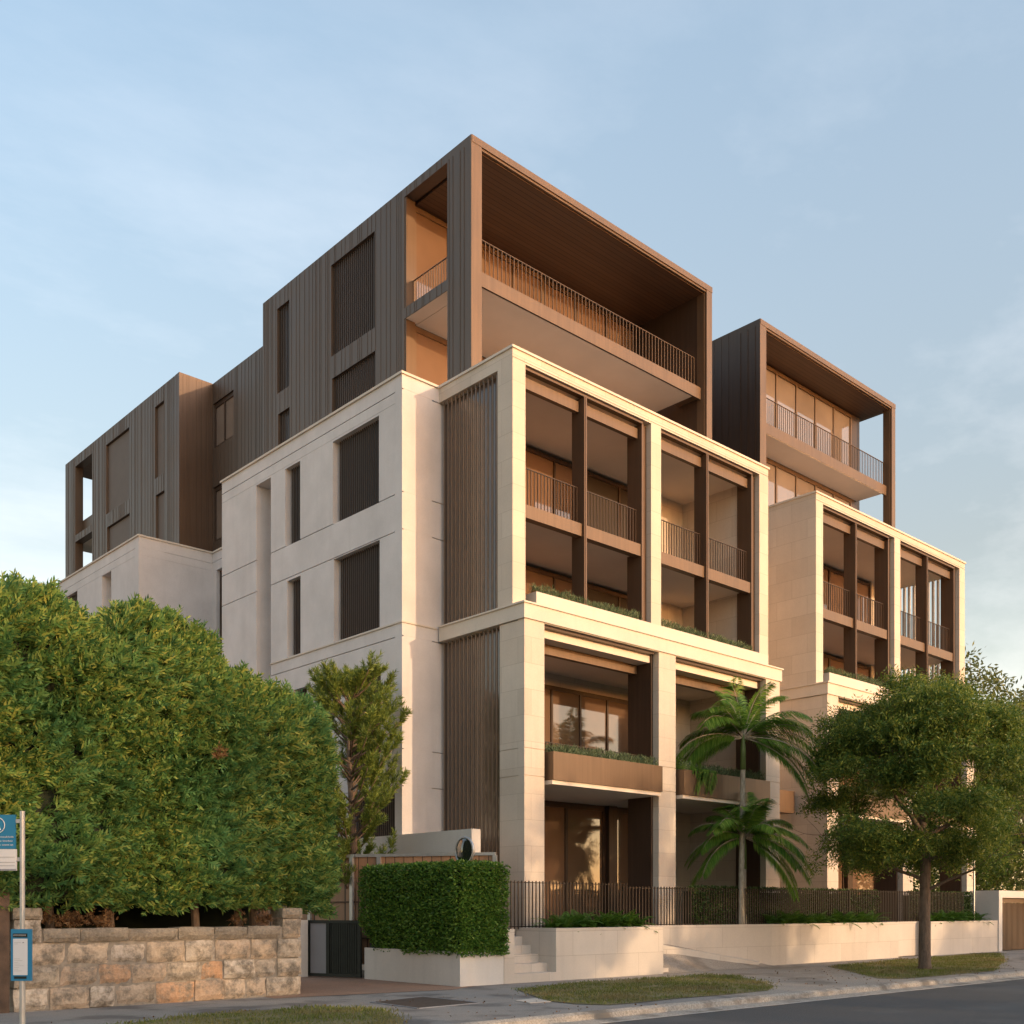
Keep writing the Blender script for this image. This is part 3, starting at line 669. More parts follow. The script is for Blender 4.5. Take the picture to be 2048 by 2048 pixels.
def disc(m,c,r0,prof,sx=1):
    n=len(m.v); k=32
    for (rr,xx) in prof:
        for j in range(k): t=2*PI*j/k; m.v.append((c[0]+xx,c[1]+rr*math.cos(t),c[2]+rr*math.sin(t)))
    for i in range(len(prof)-1):
        for j in range(k): jj=(j+1)%k; m.f.append((n+i*k+j,n+i*k+jj,n+(i+1)*k+jj,n+(i+1)*k+j))
mc=(14.57,17.3,2.82)
m=MB(); disc(m,mc,0,[(.001,-.07),(.08,-.067),(.15,-.058),(.21,-.045),(.262,-.028)]); m.build('mirror_face',M['mirror'],g,True)
m=MB(); disc(m,mc,0,[(.262,-.030),(.27,-.045),(.30,-.04),(.305,.0),(.28,.03),(.15,.05),(.001,.055)]); m.build('rim',M['galv'],g,True)
m=MB(); m.tube([(14.66,17.3,.6),(14.66,17.3,2.95)],.022); m.build('post',M['galv'],g); at_base(g,(14.66,17.3,.64))
for o in g.children: pass

# ================================================================== BUS STOP
g=empty('bus_stop_sign',(0,0,0),'tall grey bus stop pole with a blue flag sign and blue timetable case','sign')
bx,by=3.868,11.78; rt=Vector((.7362,-.6768,0)); fw=Vector((.6768,.7362,0))
def face(m,u0,u1,z0,z1,off=0,t=.02):   # board facing the footpath camera side
    c=Vector((bx,by,0))+fw*off; p=[c+rt*u0-fw*t,c+rt*u1-fw*t,c+rt*u1,c+rt*u0]; m.prism([(q.x,q.y) for q in p],z0,z1)
m=MB(); m.tube([(bx,by,0),(bx,by,1.3)],.030,12); m.tube([(bx,by,1.3),(bx,by,2.62)],.026,12); m.tube([(bx,by,2.62),(bx,by,2.625)],.028,12)
for z in (2.5,2.1): face(m,-.07,.0,z,z+.04,.02,.03)
m.build('pole',M['galv'],g)
m=MB(); face(m,-.62,-.065,2.23,2.585); fl=m.build('flag_panel',M['signblue'],g)
m=MB(); face(m,-.62,-.055,2.0,2.226); lo=m.build('route_panel',M['signwhite'],g)
m=MB(); 
for z in (2.14,2.085,2.05): face(m,-.60,-.07,z,z+.004,-.021,.002)
face(m,-.62,-.056,2.0,2.018,-.021,.002); m.build('printed_line',M['signgrey'],lo)
m=MB(); c0=Vector((bx,by,0))-fw*.0235
def uvp(u,z): q=c0+rt*u; return (q.x,q.y,z)
def stroke(m,pts,w): m.tube([uvp(*p) for p in pts],w,6)
cu,cz,cr=-.33,2.475,.08; cu=-.255
stroke(m,[(cu+cr*math.cos(t*PI/16),cz+cr*math.sin(t*PI/16)) for t in range(33)],.0045)
stroke(m,[(cu-.035,cz-.05),(cu,cz+.055),(cu+.035,cz-.05)],.007); stroke(m,[(cu-.02,cz-.015),(cu+.02,cz-.015)],.006)
r=random.Random(2)
for zz,ue in ((2.345,-.085),(2.303,-.10),(2.262,-.085)):   # three lines of small lettering
    u=-.60
    while u<ue:
        w=r.choice((.010,.012,.014)); h=r.choice((.012,.012,.018)); 
        stroke(m,[(u,zz),(u,zz+h)],.0018); stroke(m,[(u,zz+.011),(u+w*.6,zz+.011),(u+w*.6,zz)],.0016); u+=w+(.012 if r.random()<.18 else .003)
m.build('lettering',M['signwhite'],fl)
m=MB(); face(m,-.105,.105,.85,1.39,.0,.035); cs=m.build('timetable_case',M['signblue'],g)
m=MB(); face(m,-.080,.070,.91,1.29,-.036,.003); tt=m.build('timetable_sheet',M['signwhite'],cs)
m=MB(); face(m,-.082,.068,1.305,1.345,-.036,.003); face(m,-.07,.06,.872,.898,-.036,.003); m.build('header_strip',M['gate'],cs)
m=MB(); c0=Vector((bx,by,0))-fw*.0405
u=-.072
while u<.058: stroke(m,[(u,1.318),(u,1.332),(u+.006,1.332)],.0014); u+=.011
m.build('lettering',M['signwhite'],cs)
m=MB()
for z in [1.25,1.235]+[1.08-.018*i for i in range(8)]: stroke(m,[(-.068,z),(-.068+r.uniform(.03,.11),z)],.0011)
stroke(m,[(.02,1.25),(.035,1.25)],.005); m.build('printed_line',M['signgrey'],tt)
at_base(g,(bx,by,0))

# ================================================================== RIGHT SIDE GARAGE
g=empty('garage',(0,0,0),'low pale garage with a brown vertical slat door at the right','garage')
m=MB(); m.box(40.9,41.2,17.45,18.0,0,2.30); m.box(40.9,41.2,18.0,23,0,2.30); m.box(41.2,47,17.5,18.0,2.03,2.30); m.box(45.9,46.3,17.5,18.0,0,2.03); m.box(41.2,47,18.0,23,2.1,2.25); m.build('wall',M['white'],g)
m=MB(); m.box(41.21,45.89,17.72,17.78,0.02,1.83)
for i in range(42): x=41.24+i*.112; m.box(x,x+.06,17.68,17.72,.02,1.83)
dr=m.build('slat_door',M['fin'],g); m=MB(); m.box(41.21,45.89,17.66,17.76,1.84,2.02); m.build('head_board',M['bronze'],g)
at_base(g,(43,17.7,0))
m=MB(); m.tube([(39.9,17.95,1.1),(39.9,17.95,4.2)],.035,8); m.tube([(39.9,17.95,4.2),(39.9,17.95,4.45)],.075,8); o=m.build('lamp_post',M['galv']); tag(o,'thin pale lamp post between the street tree and the garage','lamp post')

# neighbouring tiled roof over the hedge at the far left
g=empty('neighbour_house',(0,0,0),'orange tiled roof just showing above the tall hedge at far left','house')
m=MB(); m.box(2.,11.6,37,47,0,10.9); m.build('wall',M['white'],g)
m=MB(); V=[(1.5,36.5,10.9),(12.4,36.5,10.9),(12.4,47.5,10.9),(1.5,47.5,10.9),(5,42,15.),(8.5,42,15.)]; n=len(m.v); m.v+=V; m.f+=[(0,1,5,4),(1,2,5),(2,3,4,5),(3,0,4),(3,2,1,0)]; m.build('roof',M['terracotta'],g); at_base(g,(7,42,0))

# ================================================================== PLANTING
def fbm(x,y,z,s): return noise.noise(Vector((x*s,y*s,z*s)))
# ---- tall conifer hedge
TOP=[(3.6,6.0),(5.3,6.3),(5.75,6.62),(6.2,6.66),(6.5,6.45),(6.8,6.25),(7.14,6.02),(7.32,6.3),(7.6,6.62),(7.85,6.66),(8.1,6.5),(8.34,6.62),(8.8,6.42),(9.05,6.35),(9.22,5.95),(9.45,5.7),(9.7,5.82),(9.9,5.75),(10.2,5.5),(10.5,5.62),(10.9,5.48),(11.1,5.4),(11.35,5.2),(11.5,4.7)]
def top(x): return float(np.interp(x,[p[0] for p in TOP],[p[1] for p in TOP]))
g=empty('conifer_hedge',(0,0,0),'huge green conifer hedge above the sandstone wall','hedge')
def hfront(x,z):
    t=top(x); y=17.50+.16*fbm(x,0,z,1.1)+.09*fbm(x,3,z,2.9)
    y+=max(0,(z-(t-1.0)))**2*.40            # crown rounds away towards the top
    y+=max(0,x-11.0)**2*1.0+max(0,2.2-z)*.25
    return y
pts=[];dirs=[];n=0
while n<15500:
    x=random.uniform(3.4,11.48); t=top(x); z=random.uniform(1.5,t+.1)
    if z<1.58+.26*fbm(x,9,0,1.8) : continue
    y=hfront(x,z)+random.uniform(-.06,.16)
    if fbm(x,7,z,2.4)<-.34: y+=.25
    pts.append((x,y,z)); up=.35+.9*max(0,(z-(t-1.2))/1.2); 
    sw=.9*fbm(x,20,z,.55)+.55
    dirs.append((sw+random.gauss(0,.35),-.75+random.gauss(0,.25),up*.9+random.gauss(0,.30))); n+=1
for _ in range(2600):   # rounded top and right end
    x=random.uniform(3.4,11.4); t=top(x); y=random.uniform(18.3,20.6); pts.append((x,y,t+.12*fbm(x,y,0,1.5)-(y-18.3)*.03)); dirs.append((random.gauss(0,.5),random.gauss(-.2,.4),1))
for _ in range(1800):
    y=random.uniform(17.9,20.6); z=random.uniform(1.6,4.9); pts.append((11.38+.1*fbm(0,y,z,2),y,z)); dirs.append((1,random.gauss(-.3,.4),random.gauss(.3,.4)))
for _ in range(420):    # leaders that break the skyline
    x=random.uniform(4.,11.5); t=top(x)+.02; y=random.uniform(18.0,18.7); h=random.uniform(.0,.22)
    for k in range(3): pts.append((x+random.gauss(0,.03),y,t-.05+h*k/3)); dirs.append((random.gauss(0,.25),random.gauss(0,.25),1))
pts=np.array(pts); dirs=np.array(dirs); leafobj('foliage',sprays(pts,dirs,rng.uniform(.16,.36,len(pts)),7),LM['conifer'],g)
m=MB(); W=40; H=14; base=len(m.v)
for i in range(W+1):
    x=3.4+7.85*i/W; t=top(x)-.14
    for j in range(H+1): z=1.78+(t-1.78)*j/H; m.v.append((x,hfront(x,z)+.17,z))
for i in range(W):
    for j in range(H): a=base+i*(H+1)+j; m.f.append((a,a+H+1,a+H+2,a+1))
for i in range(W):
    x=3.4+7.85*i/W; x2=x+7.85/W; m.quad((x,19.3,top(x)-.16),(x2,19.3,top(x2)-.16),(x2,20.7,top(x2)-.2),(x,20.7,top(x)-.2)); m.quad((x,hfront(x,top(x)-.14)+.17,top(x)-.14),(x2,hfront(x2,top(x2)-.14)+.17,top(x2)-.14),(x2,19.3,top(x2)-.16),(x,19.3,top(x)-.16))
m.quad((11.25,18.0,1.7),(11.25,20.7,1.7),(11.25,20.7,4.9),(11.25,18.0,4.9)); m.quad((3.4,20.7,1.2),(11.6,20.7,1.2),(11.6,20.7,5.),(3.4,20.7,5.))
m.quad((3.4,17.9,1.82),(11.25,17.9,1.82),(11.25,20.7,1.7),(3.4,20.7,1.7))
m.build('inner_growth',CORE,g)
m=MB()
for x in (6.35,7.35,8.9,9.75,10.05): 
    m.tube([(x,18.1,0.),(x+.03,18.1,1.2),(x-.02,18.15,2.4),(x,18.3,3.6)],[.09,.075,.07,.05],8)
m.build('trunk',M['bark'],g)
pts=[];dirs=[]
for c in ((6.5,17.62,1.36,.28),(7.0,17.6,1.34,.22),(9.45,17.6,1.34,.14),(10.0,17.6,1.36,.16),(8.75,16.95,4.2,.10),(6.05,17.65,1.42,.16)):
    for _ in range(int(400*c[3])): pts.append((c[0]+random.gauss(0,c[3]*.5),c[1]+random.gauss(0,.04),c[2]+abs(random.gauss(0,.09)))); dirs.append((random.gauss(0,1),-.6,random.gauss(.2,.7)))
pts=np.array(pts); leafobj('dead_growth',sprays(pts,np.array(dirs),.12,5),LM['brown'],g)
at_base(g,(7.6,18.3,0))
o=MB().box(3.4,11.9,20.75,20.9,0,1.9).build('boundary_fence',M['oldwood']); tag(o,'dark timber boundary fence in the shade behind the hedge trunks','fence')

# ---- clipped box hedge in the white planter
g=empty('clipped_hedge',(0,0,0),'dense clipped dark green hedge block filling the white planter','hedge')
def hx(y,z): return 14.14+.05*fbm(0,y,z,2.2)+max(0,1.15-z)*.10*(1 if y<19 else 3)
pts=[];dirs=[]
for _ in range(17000):
    y=random.uniform(16.98,20.5); z=random.uniform(.64,2.56)
    if y>20.5-.8*max(0,1.3-z): continue
    pts.append((hx(y,z)+random.uniform(-.05,.08)+max(0,z-2.45)*.6,y,z)); dirs.append((-1,random.gauss(0,.8),random.gauss(.1,.8)))
for _ in range(7500):
    x=random.uniform(14.16,15.46); z=random.uniform(.64,2.52); pts.append((x,16.98+.04*fbm(x,0,z,2.5)+random.uniform(-.05,.07),z)); dirs.append((random.gauss(0,.8),-1,random.gauss(.1,.8)))
for _ in range(5000):
    y=random.uniform(17.,20.4); x=random.uniform(14.2,15.4)
    if x>15.4-(max(0,y-18.9))*.8: continue
    pts.append((x,y,2.52+.04*fbm(x,y,0,3)+random.uniform(-.05,.05))); dirs.append((random.gauss(0,.7),random.gauss(0,.7),1))
pts=np.array(pts); dirs=np.array(dirs); leafobj('foliage',leaves(pts,dirs,rng.uniform(.05,.095,len(pts)),rng.uniform(.03,.052,len(pts))),LM['box'],g)
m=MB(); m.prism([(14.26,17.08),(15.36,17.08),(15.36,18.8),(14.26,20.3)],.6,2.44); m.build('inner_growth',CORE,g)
at_base(g,(14.8,18.5,.64))

# ---- generic branching tree ------------------------------------------------
def grow(mb,p,d,L,r,depth,tips,rr,spread=.6,up=.15,kids=(2,3),shrink=.74):
    n=4; q=[Vector(p)]; dd=Vector(d).normalized(); rad=[r]
    for i in range(n):
        dd=(dd+Vector((rr.gauss(0,.10),rr.gauss(0,.10),rr.gauss(0,.07)+up*.12))).normalized(); q.append(q[-1]+dd*L/n); rad.append(r*(1-.42*(i+1)/n))
    mb.tube(q,rad,7 if depth>2 else 5,cap=False)
    if depth<=1: tips.append((q[-1],dd)); tips.append((q[2],dd))
    if depth<=0: return
    for k in range(rr.choice(kids)):
        a=Vector((rr.gauss(0,1),rr.gauss(0,1),rr.gauss(0,.6))); a=(a-dd*a.dot(dd)).normalized(); nd=(dd+a*rr.uniform(spread*.6,spread*1.3)+Vector((0,0,up))).normalized()
        grow(mb,q[-1] if k<2 else q[2],nd,L*rr.uniform(shrink-.1,shrink+.1),rad[-1]*.78,depth-1,tips,rr,spread,up,kids,shrink)
def clumpleaves(tips,n,rad,L,W,droop=.3,flat=.6,seed=1):
    r_=np.random.default_rng(seed); out=[]
    T=np.array([t[0][:] for t in tips]); k=len(T)
    c=np.repeat(T,n,0); off=r_.normal(size=(k*n,3)); off=unit(off)*(r_.random((k*n,1))**.5)*rad*(.6+.8*np.repeat(r_.random((k,1)),n,0)); off[:,2]*=flat
    P_=c+off; d=unit(off)*.7+r_.normal(size=off.shape)*.6; d[:,2]-=droop
    return leaves(P_,d,r_.uniform(L*.7,L*1.3,len(P_)),W),P_
def pinnate(cen,d,size,n=5):
    out=[]; d=unit(d); r=rng.normal(size=d.shape); s=unit(np.cross(d,r)); size=np.broadcast_to(size,(len(cen),)).reshape(-1,1)
    for k in range(n):
        t=(k+.5)/n
        for sg in (-1,1):
            dd=unit(d*.55+s*sg); c=cen+d*size*t; c[:,2]-=(t*t*.12*size[:,0]); out.append(leaves(c,dd,size[:,0]*.30,size[:,0]*.085))
    return out

# ---- street tree
g=empty('street_tree',(0,0,0),'leafy street tree with one bare straight trunk growing in the right lawn patch','tree')
rr=random.Random(11); m=MB(); tips=[]
bx_,by_=27.4,13.64
def at(u,w,z): return Vector((bx_,by_,0))+rt*u+fw*w+Vector((0,0,z))     # u: across, w: away from the road corner
trunk=[at(0,0,-.05),at(0,0,.12),at(-.01,0,.9),at(0.0,0,1.9),at(.02,0,2.8),at(-.02,0,3.5),at(-.08,.05,4.2),at(-.05,.1,4.9)]
m.tube(trunk,[.215,.165,.148,.142,.135,.125,.105,.08],14)
limbs=[(3.15,(-1.0,.2,.18),1.5,.06,3),(2.05,(1.1,-.1,.35),1.3,.05,2),(2.35,(-1.,.1,.45),1.35,.055,3),(3.5,(1,.3,.5),1.5,.075,4),(3.5,(-.8,-.4,.8),1.5,.075,4),(4.2,(.5,-.4,1),1.25,.07,4),(4.2,(-.6,.5,1),1.25,.065,4),(4.9,(.15,0,1),1.1,.07,4),(4.9,(-.3,.3,1),1.0,.06,4),(3.9,(.1,-.9,.7),1.3,.06,4),(3.9,(.3,.9,.7),1.3,.06,4),(2.9,(1,-.4,.3),1.35,.055,3),(4.4,(.9,.2,.75),1.3,.06,4),(4.4,(-.9,.1,.6),1.3,.06,4)]
for z,dv,L_,r_,dp in limbs:
    d_=rt*dv[0]+fw*dv[1]+Vector((0,0,dv[2])); p=at(0,0,z) if z<4 else at(-.07,.06,z)
    grow(m,p,d_,L_,r_,dp,tips,rr,.62,.10,(2,3),.72)
m.build('trunk',M['bark'],g,True)
def okc(p):
    q=Vector(p)-Vector((bx_,by_,0)); u=q.dot(rt); w=q.dot(fw); z=q.z
    return ((u+.25)/2.7)**2+(w/3.0)**2+((z-4.8)/3.35)**2<1.0 and z>1.75 and not(z<2.7 and -1.6<u<.9)
extra=[]
pads=[]
while len(pads)<38:      # foliage sits in flattened pads with gaps between them
    v=Vector((rr.gauss(0,1),rr.gauss(0,1),rr.gauss(0,1))).normalized()*rr.uniform(.45,1)**.5; p=at(v.x*2.35-.25,v.y*2.5,4.8+v.z*2.85)
    if okc(p) and all((p-q).length>.95 for q in pads): pads.append(p)
for p in pads:
    R_=rr.uniform(.45,.80)
    for _ in range(11):
        q=p+Vector((rr.gauss(0,.5)*R_,rr.gauss(0,.5)*R_,rr.gauss(0,.2)*R_))
        if q.z>1.7: extra.append((q,v))
ts=[t for t in tips if okc(t[0]) and rr.random()<.35]+extra
T=np.array([t[0][:] for t in ts]); k=len(T); per=max(10,int(23000/k)); c=np.repeat(T,per,0); off=unit(rng.normal(size=(len(c),3)))*(rng.random((len(c),1))**.45)*.27; off[:,2]*=.5
P_=c+off; d=unit(off)+rng.normal(size=off.shape)*.5; d[:,2]-=.25
leafobj('crown',pinnate(P_,d,rng.uniform(.26,.44,len(P_)),4),LM['tree'],g)
at_base(g,(bx_,by_,0))

# ---- background trees right of the building
def simple_tree(label,base,h,cr,n,mat,seed,leaf=.2,cz=.62,per=26,group=None):
    g=empty('background_tree',(0,0,0),label,'tree',group); rr=random.Random(seed); m=MB(); tips=[]; b0=Vector(base)
    m.tube([b0,b0+Vector((.1,0,h*.3)),b0+Vector((0,.2,h*.5))],[h*.025,h*.02,h*.015],8)
    for k in range(7):
        a=k*2*PI/7+rr.random(); grow(m,b0+Vector((0,.1,h*rr.uniform(.25,.5))),(math.cos(a),math.sin(a),.9),h*.22,h*.012,3,tips,rr,.6,.15)
    m.build('trunk',M['bark'],g,True); ex=[]
    while len(ex)<n:
        v=Vector((rr.gauss(0,1),rr.gauss(0,1),rr.gauss(0,1))).normalized()*rr.uniform(.4,1)**.5; p=b0+Vector((v.x*cr,v.y*cr,h*cz+v.z*h*(1-cz)))
        if p.z>.6 and fbm(p.x,p.y,p.z,.45)>-.22: ex.append((p,v))
    r2=np.random.default_rng(seed); T=np.array([t[0][:] for t in ex+tips]); c=np.repeat(T,per,0); off=unit(r2.normal(size=c.shape))*(r2.random((len(c),1))**.5)*cr*.20; off[:,2]*=.7
    P_=c+off; d=unit(off)+r2.normal(size=c.shape)*.6
    leafobj('crown',leaves(P_,d,r2.uniform(.6,1.3,len(P_))*leaf,leaf*.36),mat,g); at_base(g,base); return g
GB='trees beyond the garage'
simple_tree('tall feathery green tree rising just right of the stone building',(49.5,22.5,0),13.5,3.9,420,LM['tree2'],21,.26,.55,30,GB)
simple_tree('broad olive tree cut off by the right edge of the photo',(46.5,17.9,0),10.5,3.6,380,LM['tree2'],22,.24,.55,30,GB)
simple_tree('low dark tree hanging over the garage roof',(44.6,20.8,0),6.2,2.6,240,LM['tree'],23,.2,.62,30,GB)
simple_tree('distant tree filling the gap beyond the garage and the broad olive tree',(62,24,0),13,6,320,LM['tree2'],24,.36,.5,26,GB)

# ---- pine beside the hedge
g=empty('pine_tree',(0,0,0),'young olive green pine between the tall hedge and the building wing','tree')
rr=random.Random(5); m=MB(); bp=Vector((14.85,21.75,0)); sh=[]
m.tube([bp,bp+Vector((.0,0,2.5)),bp+Vector((-.1,.1,5.)),bp+Vector((-.15,.1,6.9))],[.13,.1,.06,.02],8)
for k in range(92):
    z=2.0+5.0*k/92; a=rr.uniform(0,2*PI); R_=1.5*(1-((z-4.)/4.2)**2*.8) if z>3.6 else 1.0+.4*rr.random()
    L_=R_*rr.uniform(.7,1.15); p0=bp+Vector((-.1,.05,z-.2)); dv=Vector((math.cos(a),math.sin(a),.45)); q=[p0]
    for j in range(4): dv=(dv+Vector((0,0,.13))).normalized(); q.append(q[-1]+dv*L_/4)
    m.tube(q,[.03,.024,.018,.013,.008],5)
    for j in (2,3,4):
        for _ in range(3): dd=(dv+Vector((rr.gauss(0,.5),rr.gauss(0,.5),.55))).normalized(); sh.append((q[j],dd,rr.uniform(.28,.46)))
for _ in range(16): sh.append((bp+Vector((-.15+rr.gauss(0,.2),.1+rr.gauss(0,.2),6.5+rr.uniform(0,.5))),Vector((rr.gauss(0,.3),rr.gauss(0,.3),1)),.35))
m.build('trunk',M['bark'],g,True); A=[];D=[]
for p,d,l in sh:
    m_=70; t=rng.random(m_); c=np.array(p)[None]+np.array(d)[None]*(t*l)[:,None]; r0=rng.normal(size=(m_,3)); A.append(c); D.append(unit(np.array(d)[None]*.9+unit(r0)*.75))
A=np.concatenate(A); D=np.concatenate(D); leafobj('needles',leaves(A,D,rng.uniform(.11,.18,len(A)),.019),LM['pine'],g); at_base(g,bp[:])

# ---- palms
def palm(label,base,h,nf,flen,r0,seed,tilt=(0,0),lo=-.35):
    g=empty('palm_tree',(0,0,0),label,'palm','palms at the entrance ramp'); rr=random.Random(seed); b0=Vector(base); tp=b0+Vector((tilt[0],tilt[1],h)); m=MB(); N_=26; q=[];rd=[]
    for i in range(N_+1):
        t=i/N_; q.append(b0.lerp(tp,t)); rd.append(r0*(1.5-.5*min(1,t*6))*(1-.2*t)*(1.0 if i%2 else 1.05))
    m.tube(q,rd,12); m.build('trunk',M['palmbark'],g,True)
    m=MB(); m.tube([tp-Vector((0,0,.45)),tp+Vector((0,0,.2)),tp+Vector((0,0,.55))],[r0*1.0,r0*.9,r0*.45],10); m.build('crownshaft',plain('crownshaft_green',(.10,.14,.04),.5,0,.2,5),g,True)
    st=MB(); V=[]
    for k in range(nf):
        th=(-.30+(PI+.60)*((k*.618)%1.))+rr.uniform(-.08,.08); L_=flen*rr.uniform(.85,1.1)*(1.0-.36*max(0,math.sin(th))); d=rt*math.cos(th)+Vector((0,0,math.sin(th)*.95))+fw*rr.gauss(-.12,.38); d.normalize()
        p=tp+Vector((0,0,.45)); pts=[p]; n=18; cur=d.copy()
        for i in range(n):
            cur=(cur+Vector((0,0,-.03-.125*i/n))).normalized(); pts.append(pts[-1]+cur*L_/n)
        st.tube(pts,[.022*(1-.85*i/n) for i in range(n+1)],5)
        P_=np.array([p_[:] for p_ in pts])
        for i in range(96):
            t=.12+.88*i/96; f=t*n; i0=min(int(f),n-1); fr=f-i0; c=P_[i0]*(1-fr)+P_[i0+1]*fr; tg=Vector(P_[i0+1]-P_[i0]).normalized(); sd=tg.cross(Vector((0,0,1))); sd=sd.normalized() if sd.length>.1 else Vector((1,0,0)); ll=.62*math.sin(PI*(.12+.82*t))**.6*flen/2.75
            for sg in (-1,1):
                dv=(tg*.8+sd*sg*1.0+Vector((0,0,-.22-.25*rr.random()))).normalized(); ll2=ll*rr.uniform(.85,1.1)
                w=.026; up=sd.cross(tg)
                s_=dv.cross(up); s_=s_.normalized()*w*.5 if s_.length>.01 else Vector((0,0,w*.5))
                c0=Vector(c); c1=c0+dv*ll2*.5; c2=c0+dv*ll2+Vector((0,0,-.22*ll2))
                V+= [c0[:],(c1+s_)[:],c2[:],(c1-s_)[:]]
    V=np.array(V)
    inb=(V[:,0]>23.3)&(V[:,0]<27.2)&((V[:,2]<4.5)|((V[:,2]>5.45)&(V[:,2]<7.9))); V[:,1]=np.where(inb,V[:,1],np.minimum(V[:,1],18.27)) if True else V[:,1]
    st.build('frond_stems',M['palmbark'],g,True); leafobj('fronds',V,LM['palm'],g); at_base(g,base); return g
palm('tall slender palm with an arching crown in front of the stone pier',(25.38,18.06,1.08),4.9,30,2.75,.085,3,(.03,-.06))
palm('shorter second palm growing beside the foot of the tall palm',(25.62,17.93+.2,1.08),2.1,27,2.3,.07,8,(-.03,-.04),-.2)

# ---- dark hedge behind the pickets
pts=[];dirs=[]
def dh(x0,x1,y,n,z0=1.1,z1=2.15):
    for _ in range(n):
        x=random.uniform(x0,x1); z=random.uniform(z0,z1+.06*fbm(x,0,0,2)); pts.append((x,y+random.uniform(-.05,.14),z)); dirs.append((random.gauss(0,.8),-1,random.gauss(.2,.8)))
    for _ in range(n//5): pts.append((random.uniform(x0,x1),y+random.uniform(0,.2),z1+random.uniform(-.04,.05))); dirs.append((random.gauss(0,.6),random.gauss(0,.6),1))
dh(23.3,33.2,18.14,9500); g=empty('garden_hedge',(28,18.2,1),'dark low hedge between the bar fence and the building','hedge')
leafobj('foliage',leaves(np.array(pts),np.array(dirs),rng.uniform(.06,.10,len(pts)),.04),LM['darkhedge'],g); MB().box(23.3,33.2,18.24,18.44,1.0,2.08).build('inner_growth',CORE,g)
at_base(g,(28,18.2,1.0))
pts=[];dirs=[]; dh(35.6,40.5,18.22,3000); g=empty('garden_hedge',(38,18.2,1),'dark low hedge behind the bar fence at the garage end','hedge')
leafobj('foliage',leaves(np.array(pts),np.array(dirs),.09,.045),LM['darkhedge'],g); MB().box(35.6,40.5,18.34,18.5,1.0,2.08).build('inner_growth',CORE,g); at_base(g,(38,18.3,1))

# ---- ferns
def fern(label,group):
    o=empty('fern',(0,0,0),label,'fern',group); rr=random.Random(3); st=MB(); V=[]
    for k in range(22):
        a=k*2.4; el=rr.uniform(.5,1.25); L_=rr.uniform(.38,.62); cur=Vector((math.cos(a)*math.cos(el),math.sin(a)*math.cos(el),math.sin(el))); p=Vector((0,0,0)); pts=[p]
        for i in range(8): cur=(cur+Vector((0,0,-.16))).normalized(); pts.append(pts[-1]+cur*L_/8)
        for i in range(8):
            for h in (0,.5):
                c=pts[i].lerp(pts[i+1],h); tg=(pts[i+1]-pts[i]).normalized(); sd=tg.cross(Vector((0,0,1))).normalized(); t=(i+h)/8; ll=.115*math.sin(PI*(.15+.8*t))
                for sg in (-1,1):
                    dv=(tg*.5+sd*sg).normalized(); s_=tg*.014; V+=[c[:],(c+dv*ll*.5+s_)[:],(c+dv*ll)[:],(c+dv*ll*.5-s_)[:]]
        st.tube(pts,.004,4)
    leafobj('fronds',np.array(V),LM['fern'],o); st.build('stems',LM['fern'],o); return o
def copytree(o,loc,rz,sc,label,group):
    c=o.copy(); C.objects.link(c); c.location=loc; c.rotation_euler=(0,0,rz); c.scale=(sc,sc,sc); c['label']=label; c['group']=group
    for ch in o.children: d=ch.copy(); C.objects.link(d); d.parent=c
    return c
rr=random.Random(6); first=None
FG=[('bright green fern in the bed on the low wall beside the stairs','ferns beside the stairs',[17.35+.42*i for i in range(8)],17.55),
    ('green fern spilling over the long low wall left of the street tree','ferns left of the street tree',[26.7+.46*i for i in range(13)],17.9),
    ('green fern at the foot of the grey garage side wall','ferns near the garage',[36.3+.47*i for i in range(9)],17.9)]
for lab,gp,xs_,yy in FG:
    for x in xs_:
        lc=(x+rr.uniform(-.08,.08),yy+rr.uniform(-.06,.04),1.12); sc=rr.uniform(1.0,1.4)
        if first is None: first=fern(lab,gp); first.location=lc
        else: copytree(first,lc,rr.uniform(0,6.28),sc,lab,gp)

# ---- low planting in the facade planters
def rosemary(label,x0,x1,y0,y1,z,h,n):
    p=[];d=[]
    for _ in range(n):
        x=random.uniform(x0,x1); y=random.uniform(y0,y1); hh=h*(.65+.7*abs(fbm(x,y,z,2.3))+.15*random.random()); p.append((x,y,z+random.random()*hh)); d.append((random.gauss(0,.45),random.gauss(-.25,.45),1))
    p=np.array(p); d=np.array(d); g=empty('planter_shrubs',(0,0,0),label,'shrubs','low grey-green shrubs in the facade planters'); g['kind']='stuff'
    leafobj('foliage',leaves(p,d,rng.uniform(.06,.11,n),.016),LM['rosemary'],g); at_base(g,((x0+x1)/2,(y0+y1)/2,z)); return g
for dx,bl in ((0,'front block'),(13.29,'right block')):
    rosemary(f'grey-green shrubs along the upper parapet, left bay of the {bl}',18.3+dx,22.2+dx,18.99,19.28,9.25,.30,5200)
    rosemary(f'grey-green shrubs along the upper parapet, right bay of the {bl}',23.1+dx,27.3+dx,18.99,19.28,9.25,.30,5200)
    rosemary(f'grey-green shrubs in the bronze balcony box, left bay of the {bl}',18.3+dx,22.2+dx,18.40,18.85,5.25,.36,6500)
    rosemary(f'grey-green shrubs in the bronze balcony box, right bay of the {bl}',23.3+dx,27.1+dx,18.40,18.85,5.25,.36,6500)

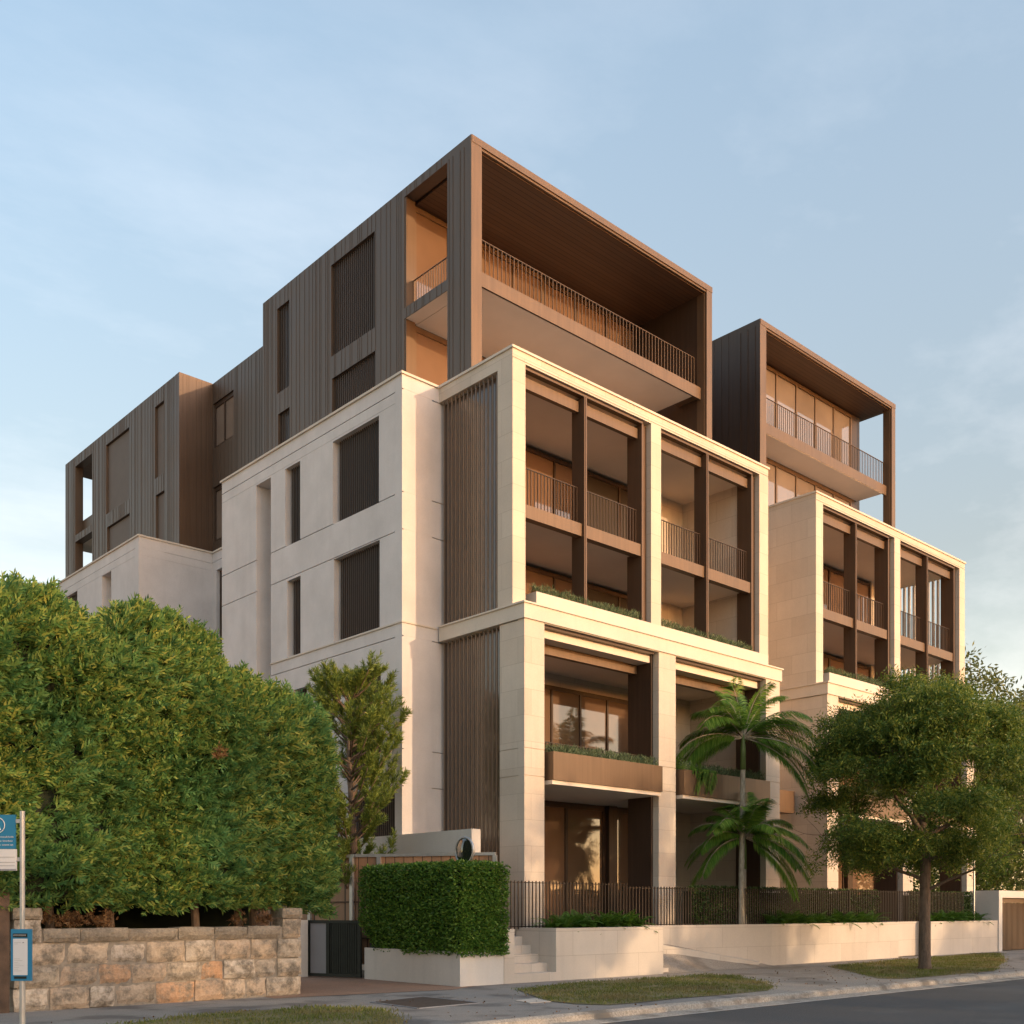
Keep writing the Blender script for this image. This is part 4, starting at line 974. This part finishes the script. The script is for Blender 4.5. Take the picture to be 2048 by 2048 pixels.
# ---- unseen trees and an added hedge on the near side, placed for their shade
GA='unseen trees on the near side of the road'
for x,h,r_,n_ in ((12.3,7.4,2.9,150),(19.8,10.4,3.2,260),(24.2,7.3,1.7,70),(29.3,10.2,1.3,60),(32.7,6.5,2.3,90),(46.5,7.0,3.0,110)):
    simple_tree('unseen leafy tree on the near verge, placed to shade the lower walls',(x,-10.,0),h,r_,n_,LM['tree'],int(x*10),.26,.56,22,GA)
p=np.stack([rng.uniform(-5,70,9000),rng.uniform(-9.4,-8.2,9000),rng.uniform(0,2.7,9000)],1)
g=empty('shade_hedge',(0,0,0),'long unseen hedge added on the near side of the road to shade the ground','hedge'); leafobj('foliage',leaves(p,rng.normal(size=p.shape),.35,.16),LM['darkhedge'],g); MB().box(-5,70,-9.2,-8.4,-.1,2.5).build('inner_growth',CORE,g); at_base(g,(32,-8.8,-.1))

# ================================================================== SUN, SKY, CAMERA
SUNAZ=math.atan2(.26,-.966); EL=R(9.5)       # direction towards the sun, seen from above: +x slightly, -y
sd=Vector((.26*math.cos(EL),-.966*math.cos(EL),math.sin(EL))).normalized()
ld=bpy.data.lights.new('sun','SUN'); ld.energy=1.0; ld.angle=R(.6); ld.color=(1.,.68,.39); lo=bpy.data.objects.new('sun',ld); C.objects.link(lo); lo.rotation_euler=(-sd).to_track_quat('-Z','Y').to_euler()
w=bpy.data.worlds.new('World'); S.world=w; w.use_nodes=True; t=w.node_tree; t.nodes.clear()
out=N(t,'ShaderNodeOutputWorld'); bg=N(t,'ShaderNodeBackground'); t.links.new(bg.outputs[0],out.inputs[0])
sk=N(t,'ShaderNodeTexSky',sky_type='NISHITA'); sk.sun_disc=False; sk.sun_elevation=EL; sk.sun_rotation=math.atan2(sd.x,sd.y); sk.air_density=1.; sk.dust_density=.6; sk.ozone_density=1.6
tc=N(t,'ShaderNodeTexCoord'); mp=N(t,'ShaderNodeMapping'); mp.inputs['Rotation'].default_value=(0,0,R(35)); mp.inputs['Scale'].default_value=(1.3,3.2,6.0); t.links.new(tc.outputs['Generated'],mp.inputs[0])
cl=noise_(t,mp.outputs[0],1.5,7,.6); cf=ramp(t,cl,(0,0,0),(1,1,1),.44,.78)
sp=N(t,'ShaderNodeSeparateXYZ'); t.links.new(tc.outputs['Generated'],sp.inputs[0]); lowf=ramp(t,sp.outputs[2],(1,1,1),(.0,.0,.0),.12,.75)
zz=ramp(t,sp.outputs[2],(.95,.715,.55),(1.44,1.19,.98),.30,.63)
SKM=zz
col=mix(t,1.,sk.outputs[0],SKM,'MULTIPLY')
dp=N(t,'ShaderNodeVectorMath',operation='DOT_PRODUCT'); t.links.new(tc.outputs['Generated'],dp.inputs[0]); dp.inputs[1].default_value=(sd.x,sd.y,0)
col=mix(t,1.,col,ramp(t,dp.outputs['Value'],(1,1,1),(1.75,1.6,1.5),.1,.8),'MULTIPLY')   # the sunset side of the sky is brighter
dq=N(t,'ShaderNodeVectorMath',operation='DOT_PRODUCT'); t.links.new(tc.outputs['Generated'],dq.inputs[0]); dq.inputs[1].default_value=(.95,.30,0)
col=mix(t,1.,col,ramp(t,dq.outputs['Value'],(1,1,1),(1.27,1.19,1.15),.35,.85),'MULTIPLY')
f=mathn(t,'MULTIPLY',mathn(t,'MULTIPLY',cf,lowf),.36)
col=mix(t,f,col,(5.0,4.75,4.7))
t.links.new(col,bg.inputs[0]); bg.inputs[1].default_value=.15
cam=bpy.data.cameras.new('camera'); co=bpy.data.objects.new('camera',cam); C.objects.link(co); S.camera=co
co.location=(0,0,1.6); co.rotation_euler=(PI/2,0,-math.atan2(.6768,.7362)); cam.sensor_width=36; cam.lens=2157/2048*36; cam.shift_y=(1818-1024)/2048; cam.clip_end=2000
S.view_settings.view_transform='Standard'; S.view_settings.look='None'; S.view_settings.exposure=1.44; S.view_settings.gamma=1
S.render.engine='CYCLES'; S.render.resolution_x=1024; S.render.resolution_y=1024
